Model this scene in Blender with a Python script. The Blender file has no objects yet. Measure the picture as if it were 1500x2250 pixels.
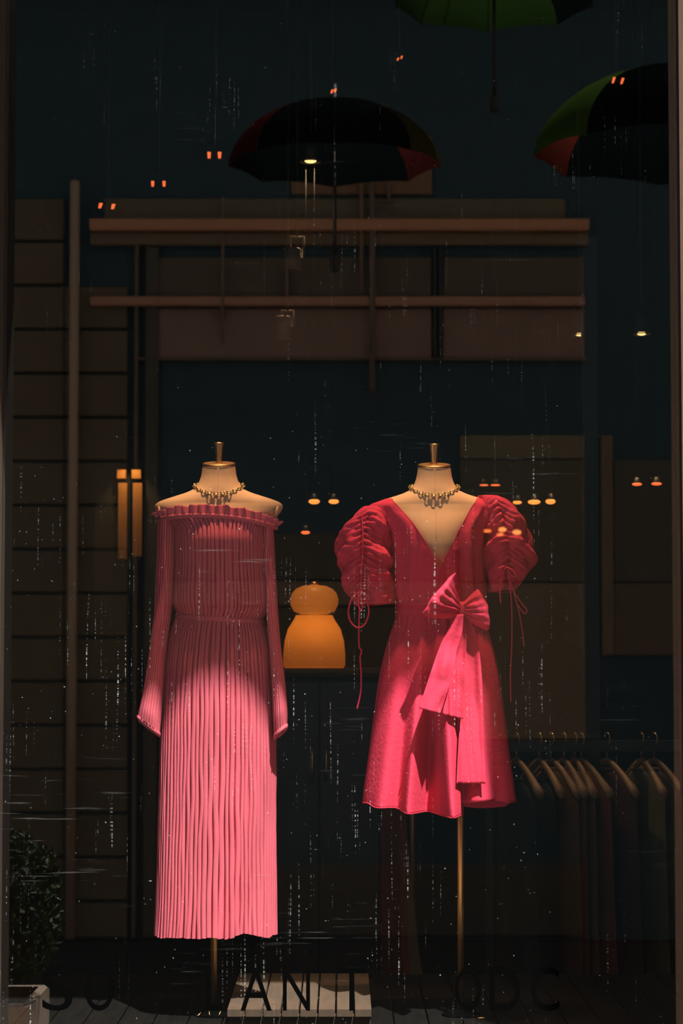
import bpy, math, random
from mathutils import Vector, Matrix, noise, Euler

random.seed(7)
PI = math.pi
scene = bpy.context.scene
col = scene.collection

# ------------------------------------------------------------------ camera
CAM_Y, CAM_Z, FPX, TILT = -6.62, 1.6, 5300.0, math.radians(3.5)
cam_d = bpy.data.cameras.new('camera')
cam = bpy.data.objects.new('camera', cam_d)
col.objects.link(cam)
cam.location = (0, CAM_Y, CAM_Z)
cam.rotation_euler = (PI / 2 + TILT, 0, 0)
cam_d.sensor_fit = 'VERTICAL'
cam_d.sensor_height = 36.0
cam_d.lens = FPX / 2250.0 * 36.0
cam_d.clip_start = 0.05
cam_d.clip_end = 200
cam_d.dof.use_dof = True
cam_d.dof.focus_distance = 6.98
cam_d.dof.aperture_fstop = 4.6
scene.camera = cam

# ------------------------------------------------------------------ world, sun, exposure
world = bpy.data.worlds.new('sky')
scene.world = world
world.use_nodes = True
wbg = world.node_tree.nodes['Background']
wbg.inputs[0].default_value = (1.0, 0.98, 0.98, 1)
wbg.inputs[1].default_value = 0.80

SUN_DIR = Vector((-0.45, 1.0, -2.0)).normalized()      # the way the sunlight travels
sun_d = bpy.data.lights.new('sun', 'SUN')
sun = bpy.data.objects.new('sun', sun_d)
col.objects.link(sun)
sun.rotation_euler = SUN_DIR.to_track_quat('-Z', 'Y').to_euler()
sun_d.energy = 17.0
sun_d.angle = math.radians(0.9)
sun_d.color = (1.0, 0.93, 0.86)

vs = scene.view_settings
scene.display_settings.display_device = 'sRGB'
vs.view_transform = 'Standard'
vs.look = 'None'
vs.exposure = 0.0
vs.gamma = 1.0
vs.use_curve_mapping = False
cy = scene.cycles
cy.use_denoising = True
cy.caustics_reflective = False
cy.caustics_refractive = False
cy.max_bounces = 5
cy.diffuse_bounces = 2
cy.glossy_bounces = 3
cy.transparent_max_bounces = 12
cy.use_adaptive_sampling = True
cy.adaptive_threshold = 0.03
cy.sample_clamp_indirect = 4.0


# ------------------------------------------------------------------ helpers
def P(px, py, Y):
    """photo pixel -> the point it shows on the vertical plane y = Y"""
    u = (px - 750.0) / FPX
    v = (1125.0 - py) / FPX
    c, s = math.cos(TILT), math.sin(TILT)
    d = Vector((u, c - v * s, s + v * c))
    t = (Y - CAM_Y) / d.y
    return Vector((0, CAM_Y, CAM_Z)) + d * t


def PX(px, Y, py=1600):
    return P(px, py, Y).x


def PZ(py, Y):
    return P(750, py, Y).z


def lin(c):
    return tuple(((x / 255.0) / 12.92 if x / 255.0 <= 0.04045 else ((x / 255.0 + 0.055) / 1.055) ** 2.4) for x in c)


ORIG = {}


def tag(o, label=None, cat=None, group=None, kind=None):
    if label: o['label'] = label
    if cat: o['category'] = cat
    if group: o['group'] = group
    if kind: o['kind'] = kind
    return o


def thing(name, loc, label=None, cat=None, group=None, rotz=0.0):
    o = bpy.data.objects.new(name, None)
    o.empty_display_size = 0.05
    col.objects.link(o)
    o.location = loc
    o.rotation_euler = (0, 0, rotz)
    ORIG[o.name] = Vector(loc)
    return tag(o, label, cat, group)


def link_mesh(name, me, mat, parent=None):
    o = bpy.data.objects.new(name, me)
    col.objects.link(o)
    if mat is not None and not me.materials:
        me.materials.append(mat)
    if parent is not None:
        o.parent = parent
        ORIG[o.name] = ORIG.get(parent.name, Vector())
    else:
        ORIG[o.name] = Vector()
    return o


def mesh(name, verts, faces, mat, parent=None, smooth=True, local=False):
    """one mesh object; verts are world positions unless local (then relative to the parent thing)"""
    off = Vector() if (parent is None or local) else ORIG[parent.name]
    me = bpy.data.meshes.new(name)
    me.from_pydata([tuple(Vector(v) - off) for v in verts], [], faces)
    me.update()
    if smooth:
        me.polygons.foreach_set('use_smooth', [True] * len(me.polygons))
    return link_mesh(name, me, mat, parent)


def grid_faces(rows, n, closed=True):
    f = []
    m = n if closed else n - 1
    for r in range(rows - 1):
        for i in range(m):
            j = (i + 1) % n
            f.append((r * n + i, r * n + j, (r + 1) * n + j, (r + 1) * n + i))
    return f


def loft(rings, closed=True, cap0=False, cap1=False):
    n = len(rings[0])
    v = [p for r in rings for p in r]
    f = grid_faces(len(rings), n, closed)
    if cap0: f.append(tuple(reversed(range(n))))
    if cap1: f.append(tuple(range((len(rings) - 1) * n, len(rings) * n)))
    return v, f


def merge(*parts):
    V, F = [], []
    for v, f in parts:
        o = len(V)
        V += list(v)
        F += [tuple(i + o for i in q) for q in f]
    return V, F


def box(x0, x1, y0, y1, z0, z1):
    v = [(x0, y0, z0), (x1, y0, z0), (x1, y1, z0), (x0, y1, z0), (x0, y0, z1), (x1, y0, z1), (x1, y1, z1), (x0, y1, z1)]
    f = [(3, 2, 1, 0), (4, 5, 6, 7), (0, 1, 5, 4), (1, 2, 6, 5), (2, 3, 7, 6), (3, 0, 4, 7)]
    return v, f


def cbox(x0, x1, y0, y1, z0, z1, c=0.006):
    """box whose vertical outline corners are chamfered (seen along y)"""
    o = [(x0 + c, z0), (x1 - c, z0), (x1, z0 + c), (x1, z1 - c), (x1 - c, z1), (x0 + c, z1), (x0, z1 - c), (x0, z0 + c)]
    i = [(x0 + c, z0 + c), (x1 - c, z0 + c), (x1 - c, z0 + c), (x1 - c, z1 - c), (x1 - c, z1 - c), (x0 + c, z1 - c), (x0 + c, z1 - c), (x0 + c, z0 + c)]
    r0 = [(x, y0, z) for x, z in o]
    r1 = [(x, y1 - c, z) for x, z in o]
    r2 = [(x, y1, z) for x, z in i]
    return loft([r0, r1, r2], True, False, True)


def tube(pts, rad, n=8, caps=True):
    pts = [Vector(p) for p in pts]
    if not hasattr(rad, '__len__'): rad = [rad] * len(pts)
    rings = []
    ref = None
    for i, p in enumerate(pts):
        a = pts[max(i - 1, 0)]; b = pts[min(i + 1, len(pts) - 1)]
        t = (b - a).normalized()
        if ref is None:
            ref = Vector((0, 1, 0)) if abs(t.y) < 0.9 else Vector((1, 0, 0))
        nrm = (ref - t * ref.dot(t)).normalized()
        ref = nrm
        bi = t.cross(nrm)
        rings.append([p + (nrm * math.cos(2 * PI * k / n) + bi * math.sin(2 * PI * k / n)) * rad[i] for k in range(n)])
    return loft(rings, True, caps, caps)


def lathe(profile, center, n=24, caps=True):
    """profile: list of (radius, z) about a vertical axis at center (x, y, 0)"""
    rings = [[(center[0] + r * math.cos(2 * PI * k / n), center[1] + r * math.sin(2 * PI * k / n), center[2] + z) for k in range(n)] for r, z in profile]
    return loft(rings, True, caps, caps)


def interp(tab, x, k=1):
    """smooth (monotone) interpolation of column k over column 0"""
    if x <= tab[0][0]: return tab[0][k]
    if x >= tab[-1][0]: return tab[-1][k]
    for i in range(len(tab) - 1):
        if tab[i][0] <= x <= tab[i + 1][0]:
            h = tab[i + 1][0] - tab[i][0]
            t = (x - tab[i][0]) / h
            d = (tab[i + 1][k] - tab[i][k]) / h
            d0 = (tab[i][k] - tab[i - 1][k]) / (tab[i][0] - tab[i - 1][0]) if i > 0 else d
            d1 = (tab[i + 2][k] - tab[i + 1][k]) / (tab[i + 2][0] - tab[i + 1][0]) if i + 2 < len(tab) else d
            m0 = 0 if d0 * d <= 0 else 2 * d0 * d / (d0 + d)
            m1 = 0 if d1 * d <= 0 else 2 * d1 * d / (d1 + d)
            if i == 0: m0 = d
            if i + 2 >= len(tab): m1 = d
            t2, t3 = t * t, t * t * t
            return (2 * t3 - 3 * t2 + 1) * tab[i][k] + (t3 - 2 * t2 + t) * h * m0 + (-2 * t3 + 3 * t2) * tab[i + 1][k] + (t3 - t2) * h * m1
    return tab[-1][k]


def copy_tree(o, parent=None):
    c = o.copy()
    col.objects.link(c)
    c.parent = parent
    ORIG[c.name] = ORIG.get(o.name, Vector())
    for ch in list(o.children):
        copy_tree(ch, c)
    return c


def solidify(o, t, off=0.0):
    m = o.modifiers.new('thickness', 'SOLIDIFY')
    m.thickness = t
    m.offset = off
    return o


def nz(x, y=0.0, z=0.0):
    return noise.noise(Vector((x, y, z)))


# ------------------------------------------------------------------ materials
def mat(name, color, rough=0.6, metal=0.0, var=0.12, scale=8.0, bump=0.0, bscale=60.0, spec=0.5, sheen=0.0, emit=None, estr=0.0, stretch=None, trans=0.0):
    m = bpy.data.materials.new(name)
    m.use_nodes = True
    nt = m.node_tree
    b = nt.nodes['Principled BSDF']
    b.inputs['Roughness'].default_value = rough
    b.inputs['Metallic'].default_value = metal
    b.inputs['Specular IOR Level'].default_value = spec
    if sheen:
        b.inputs['Sheen Weight'].default_value = sheen
        b.inputs['Sheen Tint'].default_value = (*color, 1)
    tc = nt.nodes.new('ShaderNodeTexCoord')
    mp = nt.nodes.new('ShaderNodeMapping')
    nt.links.new(tc.outputs['Object'], mp.inputs['Vector'])
    if stretch: mp.inputs['Scale'].default_value = stretch
    nzn = nt.nodes.new('ShaderNodeTexNoise')
    nzn.inputs['Scale'].default_value = scale
    nzn.inputs['Detail'].default_value = 5
    nt.links.new(mp.outputs[0], nzn.inputs['Vector'])
    rp = nt.nodes.new('ShaderNodeMapRange')
    rp.inputs['To Min'].default_value = 1 - var * 1.6
    rp.inputs['To Max'].default_value = 1 + var * 1.6
    nt.links.new(nzn.outputs['Fac'], rp.inputs['Value'])
    mx = nt.nodes.new('ShaderNodeVectorMath')
    mx.operation = 'SCALE'
    mx.inputs[0].default_value = color
    nt.links.new(rp.outputs[0], mx.inputs['Scale'])
    nt.links.new(mx.outputs[0], b.inputs['Base Color'])
    if bump:
        n2 = nt.nodes.new('ShaderNodeTexNoise')
        n2.inputs['Scale'].default_value = bscale
        n2.inputs['Detail'].default_value = 6
        nt.links.new(mp.outputs[0], n2.inputs['Vector'])
        bp = nt.nodes.new('ShaderNodeBump')
        bp.inputs['Strength'].default_value = bump
        bp.inputs['Distance'].default_value = 0.004
        nt.links.new(n2.outputs['Fac'], bp.inputs['Height'])
        nt.links.new(bp.outputs[0], b.inputs['Normal'])
    if emit:
        b.inputs['Emission Color'].default_value = (*emit, 1)
        b.inputs['Emission Strength'].default_value = estr
    if trans:
        out = nt.nodes['Material Output']
        tr = nt.nodes.new('ShaderNodeBsdfTranslucent')
        nt.links.new(mx.outputs[0], tr.inputs['Color'])
        ms = nt.nodes.new('ShaderNodeMixShader')
        ms.inputs[0].default_value = trans
        nt.links.new(b.outputs[0], ms.inputs[1])
        nt.links.new(tr.outputs[0], ms.inputs[2])
        nt.links.new(ms.outputs[0], out.inputs['Surface'])
    return m


def glass_material(dirty):
    m = bpy.data.materials.new('shop_glass')
    m.use_nodes = True
    nt = m.node_tree
    nt.nodes.clear()
    N, L = nt.nodes.new, nt.links.new
    out = N('ShaderNodeOutputMaterial')
    tr = N('ShaderNodeBsdfTransparent'); tr.inputs[0].default_value = (0.97, 0.985, 0.98, 1)
    gl = N('ShaderNodeBsdfGlossy'); gl.inputs['Roughness'].default_value = 0.0
    gl.inputs['Color'].default_value = (1, 1, 1, 1)
    lw = N('ShaderNodeLayerWeight'); lw.inputs['Blend'].default_value = 0.5
    p5 = N('ShaderNodeMath'); p5.operation = 'POWER'; p5.inputs[1].default_value = 5.0
    L(lw.outputs['Facing'], p5.inputs[0])
    fr = N('ShaderNodeMath'); fr.operation = 'MULTIPLY_ADD'; fr.inputs[1].default_value = 0.8; fr.inputs[2].default_value = 0.07
    L(p5.outputs[0], fr.inputs[0])
    mix = N('ShaderNodeMixShader')
    L(fr.outputs[0], mix.inputs[0]); L(tr.outputs[0], mix.inputs[1]); L(gl.outputs[0], mix.inputs[2])
    if not dirty:
        L(mix.outputs[0], out.inputs['Surface'])
        return m
    # wiping marks and scratches on the pane: thin, dotted, mostly upright streaks
    tc = N('ShaderNodeTexCoord')

    def noise_node(sx, sz, scale, detail=2.0, rot=0.0, w=0.0):
        mp = N('ShaderNodeMapping')
        mp.inputs['Scale'].default_value = (sx, 1, sz)
        mp.inputs['Rotation'].default_value = (0, rot, 0)
        mp.inputs['Location'].default_value = (w, w * 0.7, w * 1.3)
        L(tc.outputs['Object'], mp.inputs['Vector'])
        n = N('ShaderNodeTexNoise'); n.inputs['Scale'].default_value = scale; n.inputs['Detail'].default_value = detail
        L(mp.outputs[0], n.inputs['Vector'])
        return n.outputs['Fac']

    def ramp(src, lo, hi):
        r = N('ShaderNodeMapRange'); r.inputs['From Min'].default_value = lo; r.inputs['From Max'].default_value = hi
        r.clamp = True
        L(src, r.inputs['Value'])
        return r.outputs[0]

    def mul(a, b):
        k = N('ShaderNodeMath'); k.operation = 'MULTIPLY'
        for i, q in enumerate((a, b)):
            if hasattr(q, 'default_value') or hasattr(q, 'links'): L(q, k.inputs[i])
            else: k.inputs[i].default_value = q
        return k.outputs[0]

    def add(a, b):
        k = N('ShaderNodeMath'); k.operation = 'ADD'
        L(a, k.inputs[0]); L(b, k.inputs[1])
        return k.outputs[0]
    up = ramp(noise_node(150, 3.2, 1.0, 1.0, 0.03), 0.635, 0.74)
    dots = ramp(noise_node(30, 160, 1.0, 2.0, 0.0, 3.1), 0.50, 0.66)
    where = ramp(noise_node(1.6, 0.9, 2.4, 1.0, 0.0, 5.2), 0.48, 0.62)
    streak = mul(mul(up, dots), where)
    side = ramp(noise_node(5, 130, 1.0, 3.0, 0.05, 8.3), 0.62, 0.80)
    where2 = ramp(noise_node(1, 1.2, 2.6, 2.0, 0.0, 1.7), 0.57, 0.70)
    smear = mul(mul(side, where2), 0.13)
    speck = mul(ramp(noise_node(1, 1, 130.0, 1.0, 0.0, 2.2), 0.79, 0.83), 0.8)
    film = N('ShaderNodeValue'); film.outputs[0].default_value = 0.0008
    fac = add(add(add(mul(streak, 0.36), smear), mul(speck, 0.4)), film.outputs[0])
    df = N('ShaderNodeBsdfDiffuse'); df.inputs[0].default_value = (0.55, 0.6, 0.58, 1)
    mix2 = N('ShaderNodeMixShader')
    L(fac, mix2.inputs[0]); L(mix.outputs[0], mix2.inputs[1]); L(df.outputs[0], mix2.inputs[2])
    L(mix2.outputs[0], out.inputs['Surface'])
    return m


M = {}
M['glass'] = glass_material(True)
M['glass_clean'] = glass_material(False)
M['rose'] = mat('rose_pleat_cloth', (0.58, 0.108, 0.150), 0.9, var=0.06, scale=14, bump=0.25, bscale=420, spec=0.15, sheen=0.15)
M['crimson'] = mat('crimson_cotton', (0.62, 0.036, 0.082), 0.85, var=0.05, scale=10, bump=0.35, bscale=90, spec=0.2, sheen=0.1)
M['linen'] = mat('linen_form', (0.68, 0.40, 0.22), 0.85, var=0.07, scale=30, bump=0.15, bscale=500, spec=0.2)
M['brass'] = mat('brass', (0.80, 0.44, 0.16), 0.38, 1.0, var=0.06, scale=12)
M['gold'] = mat('gold_chain', (0.75, 0.52, 0.22), 0.3, 1.0, var=0.15, scale=40)
M['black'] = mat('matt_black', (0.010, 0.012, 0.013), 0.6, spec=0.3)
M['vinyl'] = mat('black_vinyl', (0.0012, 0.0014, 0.0014), 1.0, spec=0.0)
M['bar'] = mat('black_steel', (0.012, 0.014, 0.02), 0.45)
M['hanger'] = mat('pale_wood', (0.22, 0.12, 0.06), 0.6, var=0.2, scale=20, stretch=(1, 1, 6))
M['duck'] = mat('tan_duckboard', (0.060, 0.036, 0.021), 0.8, var=0.3, scale=6, stretch=(8, 1, 1), bump=0.2, bscale=30)
M['floor'] = mat('dark_floorboard', (0.006, 0.0055, 0.005), 0.9, spec=0.02, var=0.35, scale=6, stretch=(8, 1, 1), bump=0.2, bscale=30)
M['plinth'] = mat('platform_edge', (0.03, 0.028, 0.025), 0.7)
M['inwall'] = mat('dark_interior_paint', (0.022, 0.024, 0.024), 0.9, spec=0.1)
M['metal'] = mat('aged_frame_metal', (0.085, 0.07, 0.055), 0.5, 0.5, var=0.5, scale=30, stretch=(6, 6, 0.4), bump=0.3)
M['stone'] = mat('tan_stone', (0.66, 0.46, 0.33), 0.85, var=0.15, scale=18, bump=0.4, bscale=150)
M['paving'] = mat('street_paving', (0.24, 0.205, 0.185), 0.9, var=0.2, scale=5, spec=0.1)
M['awning'] = mat('dark_awning_canvas', (0.05, 0.06, 0.06), 0.9)
M['wood_amber'] = mat('amber_wood', (0.42, 0.20, 0.06), 0.5, var=0.2, scale=20, stretch=(1, 1, 0.15))


# ------------------------------------------------------------------ shop front (structure)
XL, XR = P(9, 600, 0).x, P(1490, 600, 0).x       # edges of the pane
XREV = P(4, 600, 0).x
REV = -0.2
ZB, ZT = 0.42, 4.05
window = mesh('window_1', *box(XL, XR, -0.004, 0.004, ZB, ZT), M['glass'], None, smooth=False)
window.data.materials.append(M['glass_clean'])
for pol in window.data.polygons:
    pol.material_index = 0 if pol.normal.y < -0.5 else 1
tag(window, 'large shop window pane with wipe marks', kind='structure')

# metal frame strip beside the pane, on the stone edge
mesh('window_frame', *merge(box(XREV, XL, REV - 0.01, 0.06, ZB, ZT)), M['metal'], window, smooth=False)
mesh('window_frame', *merge(box(XR, XR + 0.02, -0.012, 0.06, ZB, ZT)), M['black'], window, smooth=False)
mesh('window_frame', *box(XREV, XR + 0.02, -0.03, 0.06, ZT, ZT + 0.06), M['black'], window, smooth=False)
mesh('window_frame', *box(XREV, XR + 0.02, -0.03, 0.06, ZB - 0.06, ZB), M['black'], window, smooth=False)

wf = mesh('wall_front', *merge(
    box(XR + 0.004, XR + 2.2, REV, 0.06, 0.0, 5.2),
    box(XREV - 2.2, XREV, REV, 0.06, 0.0, 5.2),
    box(1.23, 4.4, -1.5, REV, 0.0, 6.6),  # unseen bay, added to shade one side of the wrap dress
    box(XREV, XR + 0.004, -0.10, 0.06, ZT + 0.06, 5.2),
    box(XREV, XR + 0.004, -0.10, 0.06, 0.0, ZB - 0.06)), M['stone'], None, smooth=False)
tag(wf, 'tan stone shop front around the window, with an unseen bay added for shade', kind='structure')


# letters stuck on the pane: the ones that can be read
def letter(ch, px0, px1, py0, py1):
    cu = bpy.data.curves.new('glyph', 'FONT')
    cu.body = ch
    cu.extrude = 0.5
    tmp = bpy.data.objects.new('glyph', cu)
    col.objects.link(tmp)
    dg = bpy.context.evaluated_depsgraph_get()
    me = bpy.data.meshes.new_from_object(tmp.evaluated_get(dg))
    bpy.data.objects.remove(tmp)
    xs = [v.co.x for v in me.vertices]; ys = [v.co.y for v in me.vertices]
    a, b = P(px0, py1, -0.006), P(px1, py0, -0.006)
    mnx, mxx, mny, mxy = min(xs), max(xs), min(ys), max(ys)
    for v in me.vertices:
        x, y, z = v.co
        v.co = (a.x + (x - mnx) / (mxx - mnx) * (b.x - a.x), -0.0052 - (0.0006 if z > 0 else 0.0), a.z + (y - mny) / (mxy - mny) * (b.z - a.z))
    me.materials.clear()
    o = link_mesh('letter', me, M['vinyl'], window)
    return o


for ch, a, b in (('S', 92, 159), ('O', 186, 250), ('L', 453, 488), ('A', 528, 597), ('N', 621, 681), ('T', 741, 804), ('O', 1000, 1056), ('D', 1076, 1143), ('C', 1167, 1228)):
    letter(ch, a, b, 2126, 2221)

# pavement, platform, shop shell
st = mesh('sidewalk', *box(-6, 6, -3.9, -0.10, -0.1, 0.0), M['paving'], None, smooth=False)
tag(st, 'pale paved walk in front of the shop', kind='structure')
M['asphalt'] = mat('asphalt', (0.035, 0.036, 0.038), 0.95, var=0.2, scale=20, spec=0.05)
rd = mesh('road', *box(-6, 6, -7.6, -3.9, -0.1, -0.005), M['asphalt'], None, smooth=False)
tag(rd, 'dark asphalt lane across to the house front', kind='structure')
PLAT_Z = 0.57
PLAT_Y = 1.36
fl = mesh('floor', *box(-2.4, 2.4, 0.06, 4.2, 0.0, 0.1), M['inwall'], None, smooth=False)
tag(fl, 'dark shop floor', kind='structure')
ds = thing('floor_platform', (0, 0.7, 0.1))
tag(ds, 'raised dark timber platform in the shop window', kind='structure')
mesh('platform_body', *box(-2.3, 2.3, 0.07, PLAT_Y, 0.1, PLAT_Z - 0.022), M['plinth'], ds, smooth=False)
x = -2.3
while x < 2.29:
    w = 0.098
    mesh('plank', *merge(box(x + 0.0025, x + w - 0.0025, 0.07, PLAT_Y + 0.01, PLAT_Z - 0.021, PLAT_Z)), M['floor'], ds, smooth=False)
    x += w
db = thing('duckboard', (-0.12, 0.6, PLAT_Z), 'low tan timber duckboard on the platform between the stands', 'duckboard')
dx0, dx1 = PX(512, 0.6), PX(814, 0.6)
for yy in (0.26, 0.6, 0.94):
    mesh('batten', *box(dx0 + 0.005, dx1 - 0.005, yy - 0.02, yy + 0.02, PLAT_Z + 0.0005, PLAT_Z + 0.03), M['duck'], db, smooth=False)
nb = 8
for k in range(nb):
    wx = (dx1 - dx0) / nb
    mesh('slat', *box(dx0 + k * wx + 0.003, dx0 + (k + 1) * wx - 0.003, 0.22, 1.0, PLAT_Z + 0.03, PLAT_Z + 0.05), M['duck'], db, smooth=False)
for nm, b in (('wall_left', box(-2.5, -2.4, 0.06, 4.2, 0, 4.6)), ('wall_right', box(2.4, 2.5, 0.06, 4.2, 0, 4.6)),
              ('wall_back', box(-2.5, 2.5, 4.0, 4.1, 0, 4.6)), ('ceiling', box(-2.5, 2.5, 0.06, 4.2, 4.5, 4.6))):
    tag(mesh(nm, *b, M['inwall'], None, smooth=False), 'dark painted shop interior ' + nm.replace('_', ' '), kind='structure')

# unseen awning, added so its edge draws the sun line across the clothes
aw = thing('awning', (0, -0.1, 4.6), 'unseen dark canvas awning added above the shop window for its shade', 'awning')
AE = -1.2
AZ = PZ(1478, 0.325) + 2.0 * (0.325 - AE)
v = [(-4.2, REV, 5.05), (1.22, REV, 5.05), (1.22, AE, AZ + 0.12), (-4.2, AE, AZ + 0.12), (-4.2, REV, 5.07), (1.22, REV, 5.07), (1.22, AE - 0.01, AZ + 0.14), (-4.2, AE - 0.01, AZ + 0.14)]
mesh('canvas', v, [(0, 1, 2, 3), (7, 6, 5, 4), (0, 4, 5, 1), (1, 5, 6, 2), (2, 6, 7, 3), (3, 7, 4, 0)], M['awning'], aw, smooth=False)
mesh('valance', *box(-4.2, 1.22, AE - 0.012, AE, AZ, AZ + 0.13), M['awning'], aw, smooth=False)
for xx in (-4.1, 1.15):
    mesh('arm', *tube([(xx, REV, 4.5), (xx, AE + 0.02, AZ + 0.1)], 0.02), M['bar'], aw)


# ------------------------------------------------------------------ house across the street (seen in the pane)
FY = -7.3
VY = -FY
KREF = 0.113     # photo radiance of a facing wall of albedo 1 as the pane returns it
FM = {}


def fmat(rgb):
    if rgb not in FM:
        c = tuple(min(0.8, x / KREF) for x in lin(rgb))
        FM[rgb] = mat('facade_paint', c, 0.9, var=0.08, scale=6, spec=0.1)
    return FM[rgb]


fac = thing('wall_opposite', (0, FY, 0))
tag(fac, 'painted house front across the street', kind='structure')
mesh('wall_body', *box(-6, 6, FY - 0.3, FY, 0, 5.9), fmat((14, 22, 25)), fac, smooth=False)
mesh('shade_cornice', *merge(box(-6, 6, FY - 0.3, FY + 0.35, 5.72, 5.9), box(-6, 6, FY, FY + 0.2, 5.6, 5.72)), fmat((24, 24, 22)), fac, smooth=False)  # unseen overhang, added to keep sky light off the upper wall


def fpanel(name, x0, y0, x1, y1, rgb, depth, base=0.0, c=0.005):
    a, b = P(x0, y1, VY), P(x1, y0, VY)
    z0 = max(0.002, a.z)
    return mesh(name, *cbox(a.x, b.x, FY + base, FY + base + depth, z0, b.z, c), fmat(rgb), fac, smooth=False)


ys = 435.0
while ys < 2050:
    fpanel('siding_board', -420, ys + 4, 142, min(ys + 96.5 - 3, 2058), (33, 29, 22), 0.03)
    if ys > 540: fpanel('siding_board', 143, ys + 4, 281, min(ys + 96.5 - 3, 2058), (33, 29, 22), 0.03)
    ys += 96.5
fpanel('pilaster_strip', 290, 540, 306, 2058, (36, 31, 25), 0.05)
fpanel('pilaster_strip', 314, 545, 350, 2058, (26, 25, 22), 0.04)
fpanel('fascia_band', 200, 487, 1290, 512, (66, 46, 33), 0.10)
fpanel('fascia_band', 200, 514, 1290, 541, (40, 35, 27), 0.05)
fpanel('fascia_panel', 230, 438, 1240, 484, (35, 32, 25), 0.03)
fpanel('upper_pane', 640, 300, 790, 428, (44, 33, 24), 0.02)
fpanel('upper_pane', 794, 300, 948, 428, (44, 33, 24), 0.02)
fpanel('fascia_panel', 322, 566, 948, 653, (31, 28, 23), 0.02)
fpanel('fascia_panel', 972, 566, 1282, 653, (31, 28, 23), 0.02)
fpanel('fascia_band', 200, 655, 1282, 675, (60, 43, 34), 0.07)
fpanel('fascia_panel', 322, 679, 948, 787, (46, 37, 32), 0.02)
fpanel('fascia_panel', 972, 679, 1282, 787, (46, 37, 32), 0.02)
fpanel('mullion', 951, 545, 958, 790, (16, 20, 20), 0.05)
fpanel('mullion', 963, 545, 970, 790, (16, 20, 20), 0.05)
fpanel('fascia_band', 300, 788, 1290, 793, (40, 34, 28), 0.04)
fpanel('door_panel', 1010, 957, 1283, 1008, (40, 37, 29), 0.02)
fpanel('door_panel', 1010, 1011, 1283, 1279, (30, 29, 24), 0.02)
fpanel('door_panel', 1010, 1282, 1283, 1624, (42, 37, 30), 0.02)
fpanel('door_panel', 1322, 957, 1345, 1440, (38, 33, 26), 0.02)
fpanel('door_panel', 1349, 1011, 1488, 1279, (26, 26, 23), 0.02)
fpanel('door_panel', 1349, 1282, 1488, 1440, (32, 28, 23), 0.02)
fpanel('door_panel', 358, 1172, 1000, 1274, (26, 24, 20), 0.02)
fpanel('door_panel', 358, 1278, 1000, 1330, (40, 33, 26), 0.03)
fpanel('door_panel', 358, 1334, 1000, 1480, (30, 26, 21), 0.02)
fpanel('door_panel', 358, 1900, 1283, 2056, (22, 22, 20), 0.02)
# pipes on the house front
for (xa, xb, y0, y1, rgb, nm) in ((147, 179, 405, 2058, (62, 51, 42), 'downpipe'), (811, 823, 366, 868, (38, 31, 26), 'conduit'), (487, 494, 437, 760, (44, 35, 28), 'conduit'),
                                  (790, 797, 366, 640, (48, 37, 29), 'conduit'), (627, 634, 590, 655, (48, 37, 29), 'conduit'), (851, 856, 366, 470, (48, 37, 29), 'conduit')):
    a, b = P(xa, y1, VY), P(xb, y0, VY)
    r = (b.x - a.x) / 2
    xc = (a.x + b.x) / 2
    p = mesh(nm, *tube([(xc, FY + 0.06 + r, max(a.z, 0.003)), (xc, FY + 0.06 + r, b.z)], r, 14), fmat(rgb), fac)
    for k in range(3):
        zz = max(a.z, 0) + (b.z - max(a.z, 0)) * (0.2 + 0.3 * k)
        mesh('pipe_clip', *box(xc - r * 1.25, xc + r * 1.25, FY, FY + 0.065 + r, zz - 0.015, zz + 0.015), fmat((22, 24, 22)), p, smooth=False)


# ------------------------------------------------------------------ dress forms
DY = 0.45
SC = FPX / (DY - CAM_Y)          # pixels per metre at the clothes


def ring_of(cx, cyy, a, b, z, n, e=1.0):
    out = []
    for k in range(n):
        t = 2 * PI * k / n
        c, s_ = math.cos(t), math.sin(t)
        out.append((cx + a * math.copysign(abs(c) ** e, c), cyy - b * math.copysign(abs(s_) ** e, s_), z))
    return out


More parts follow.
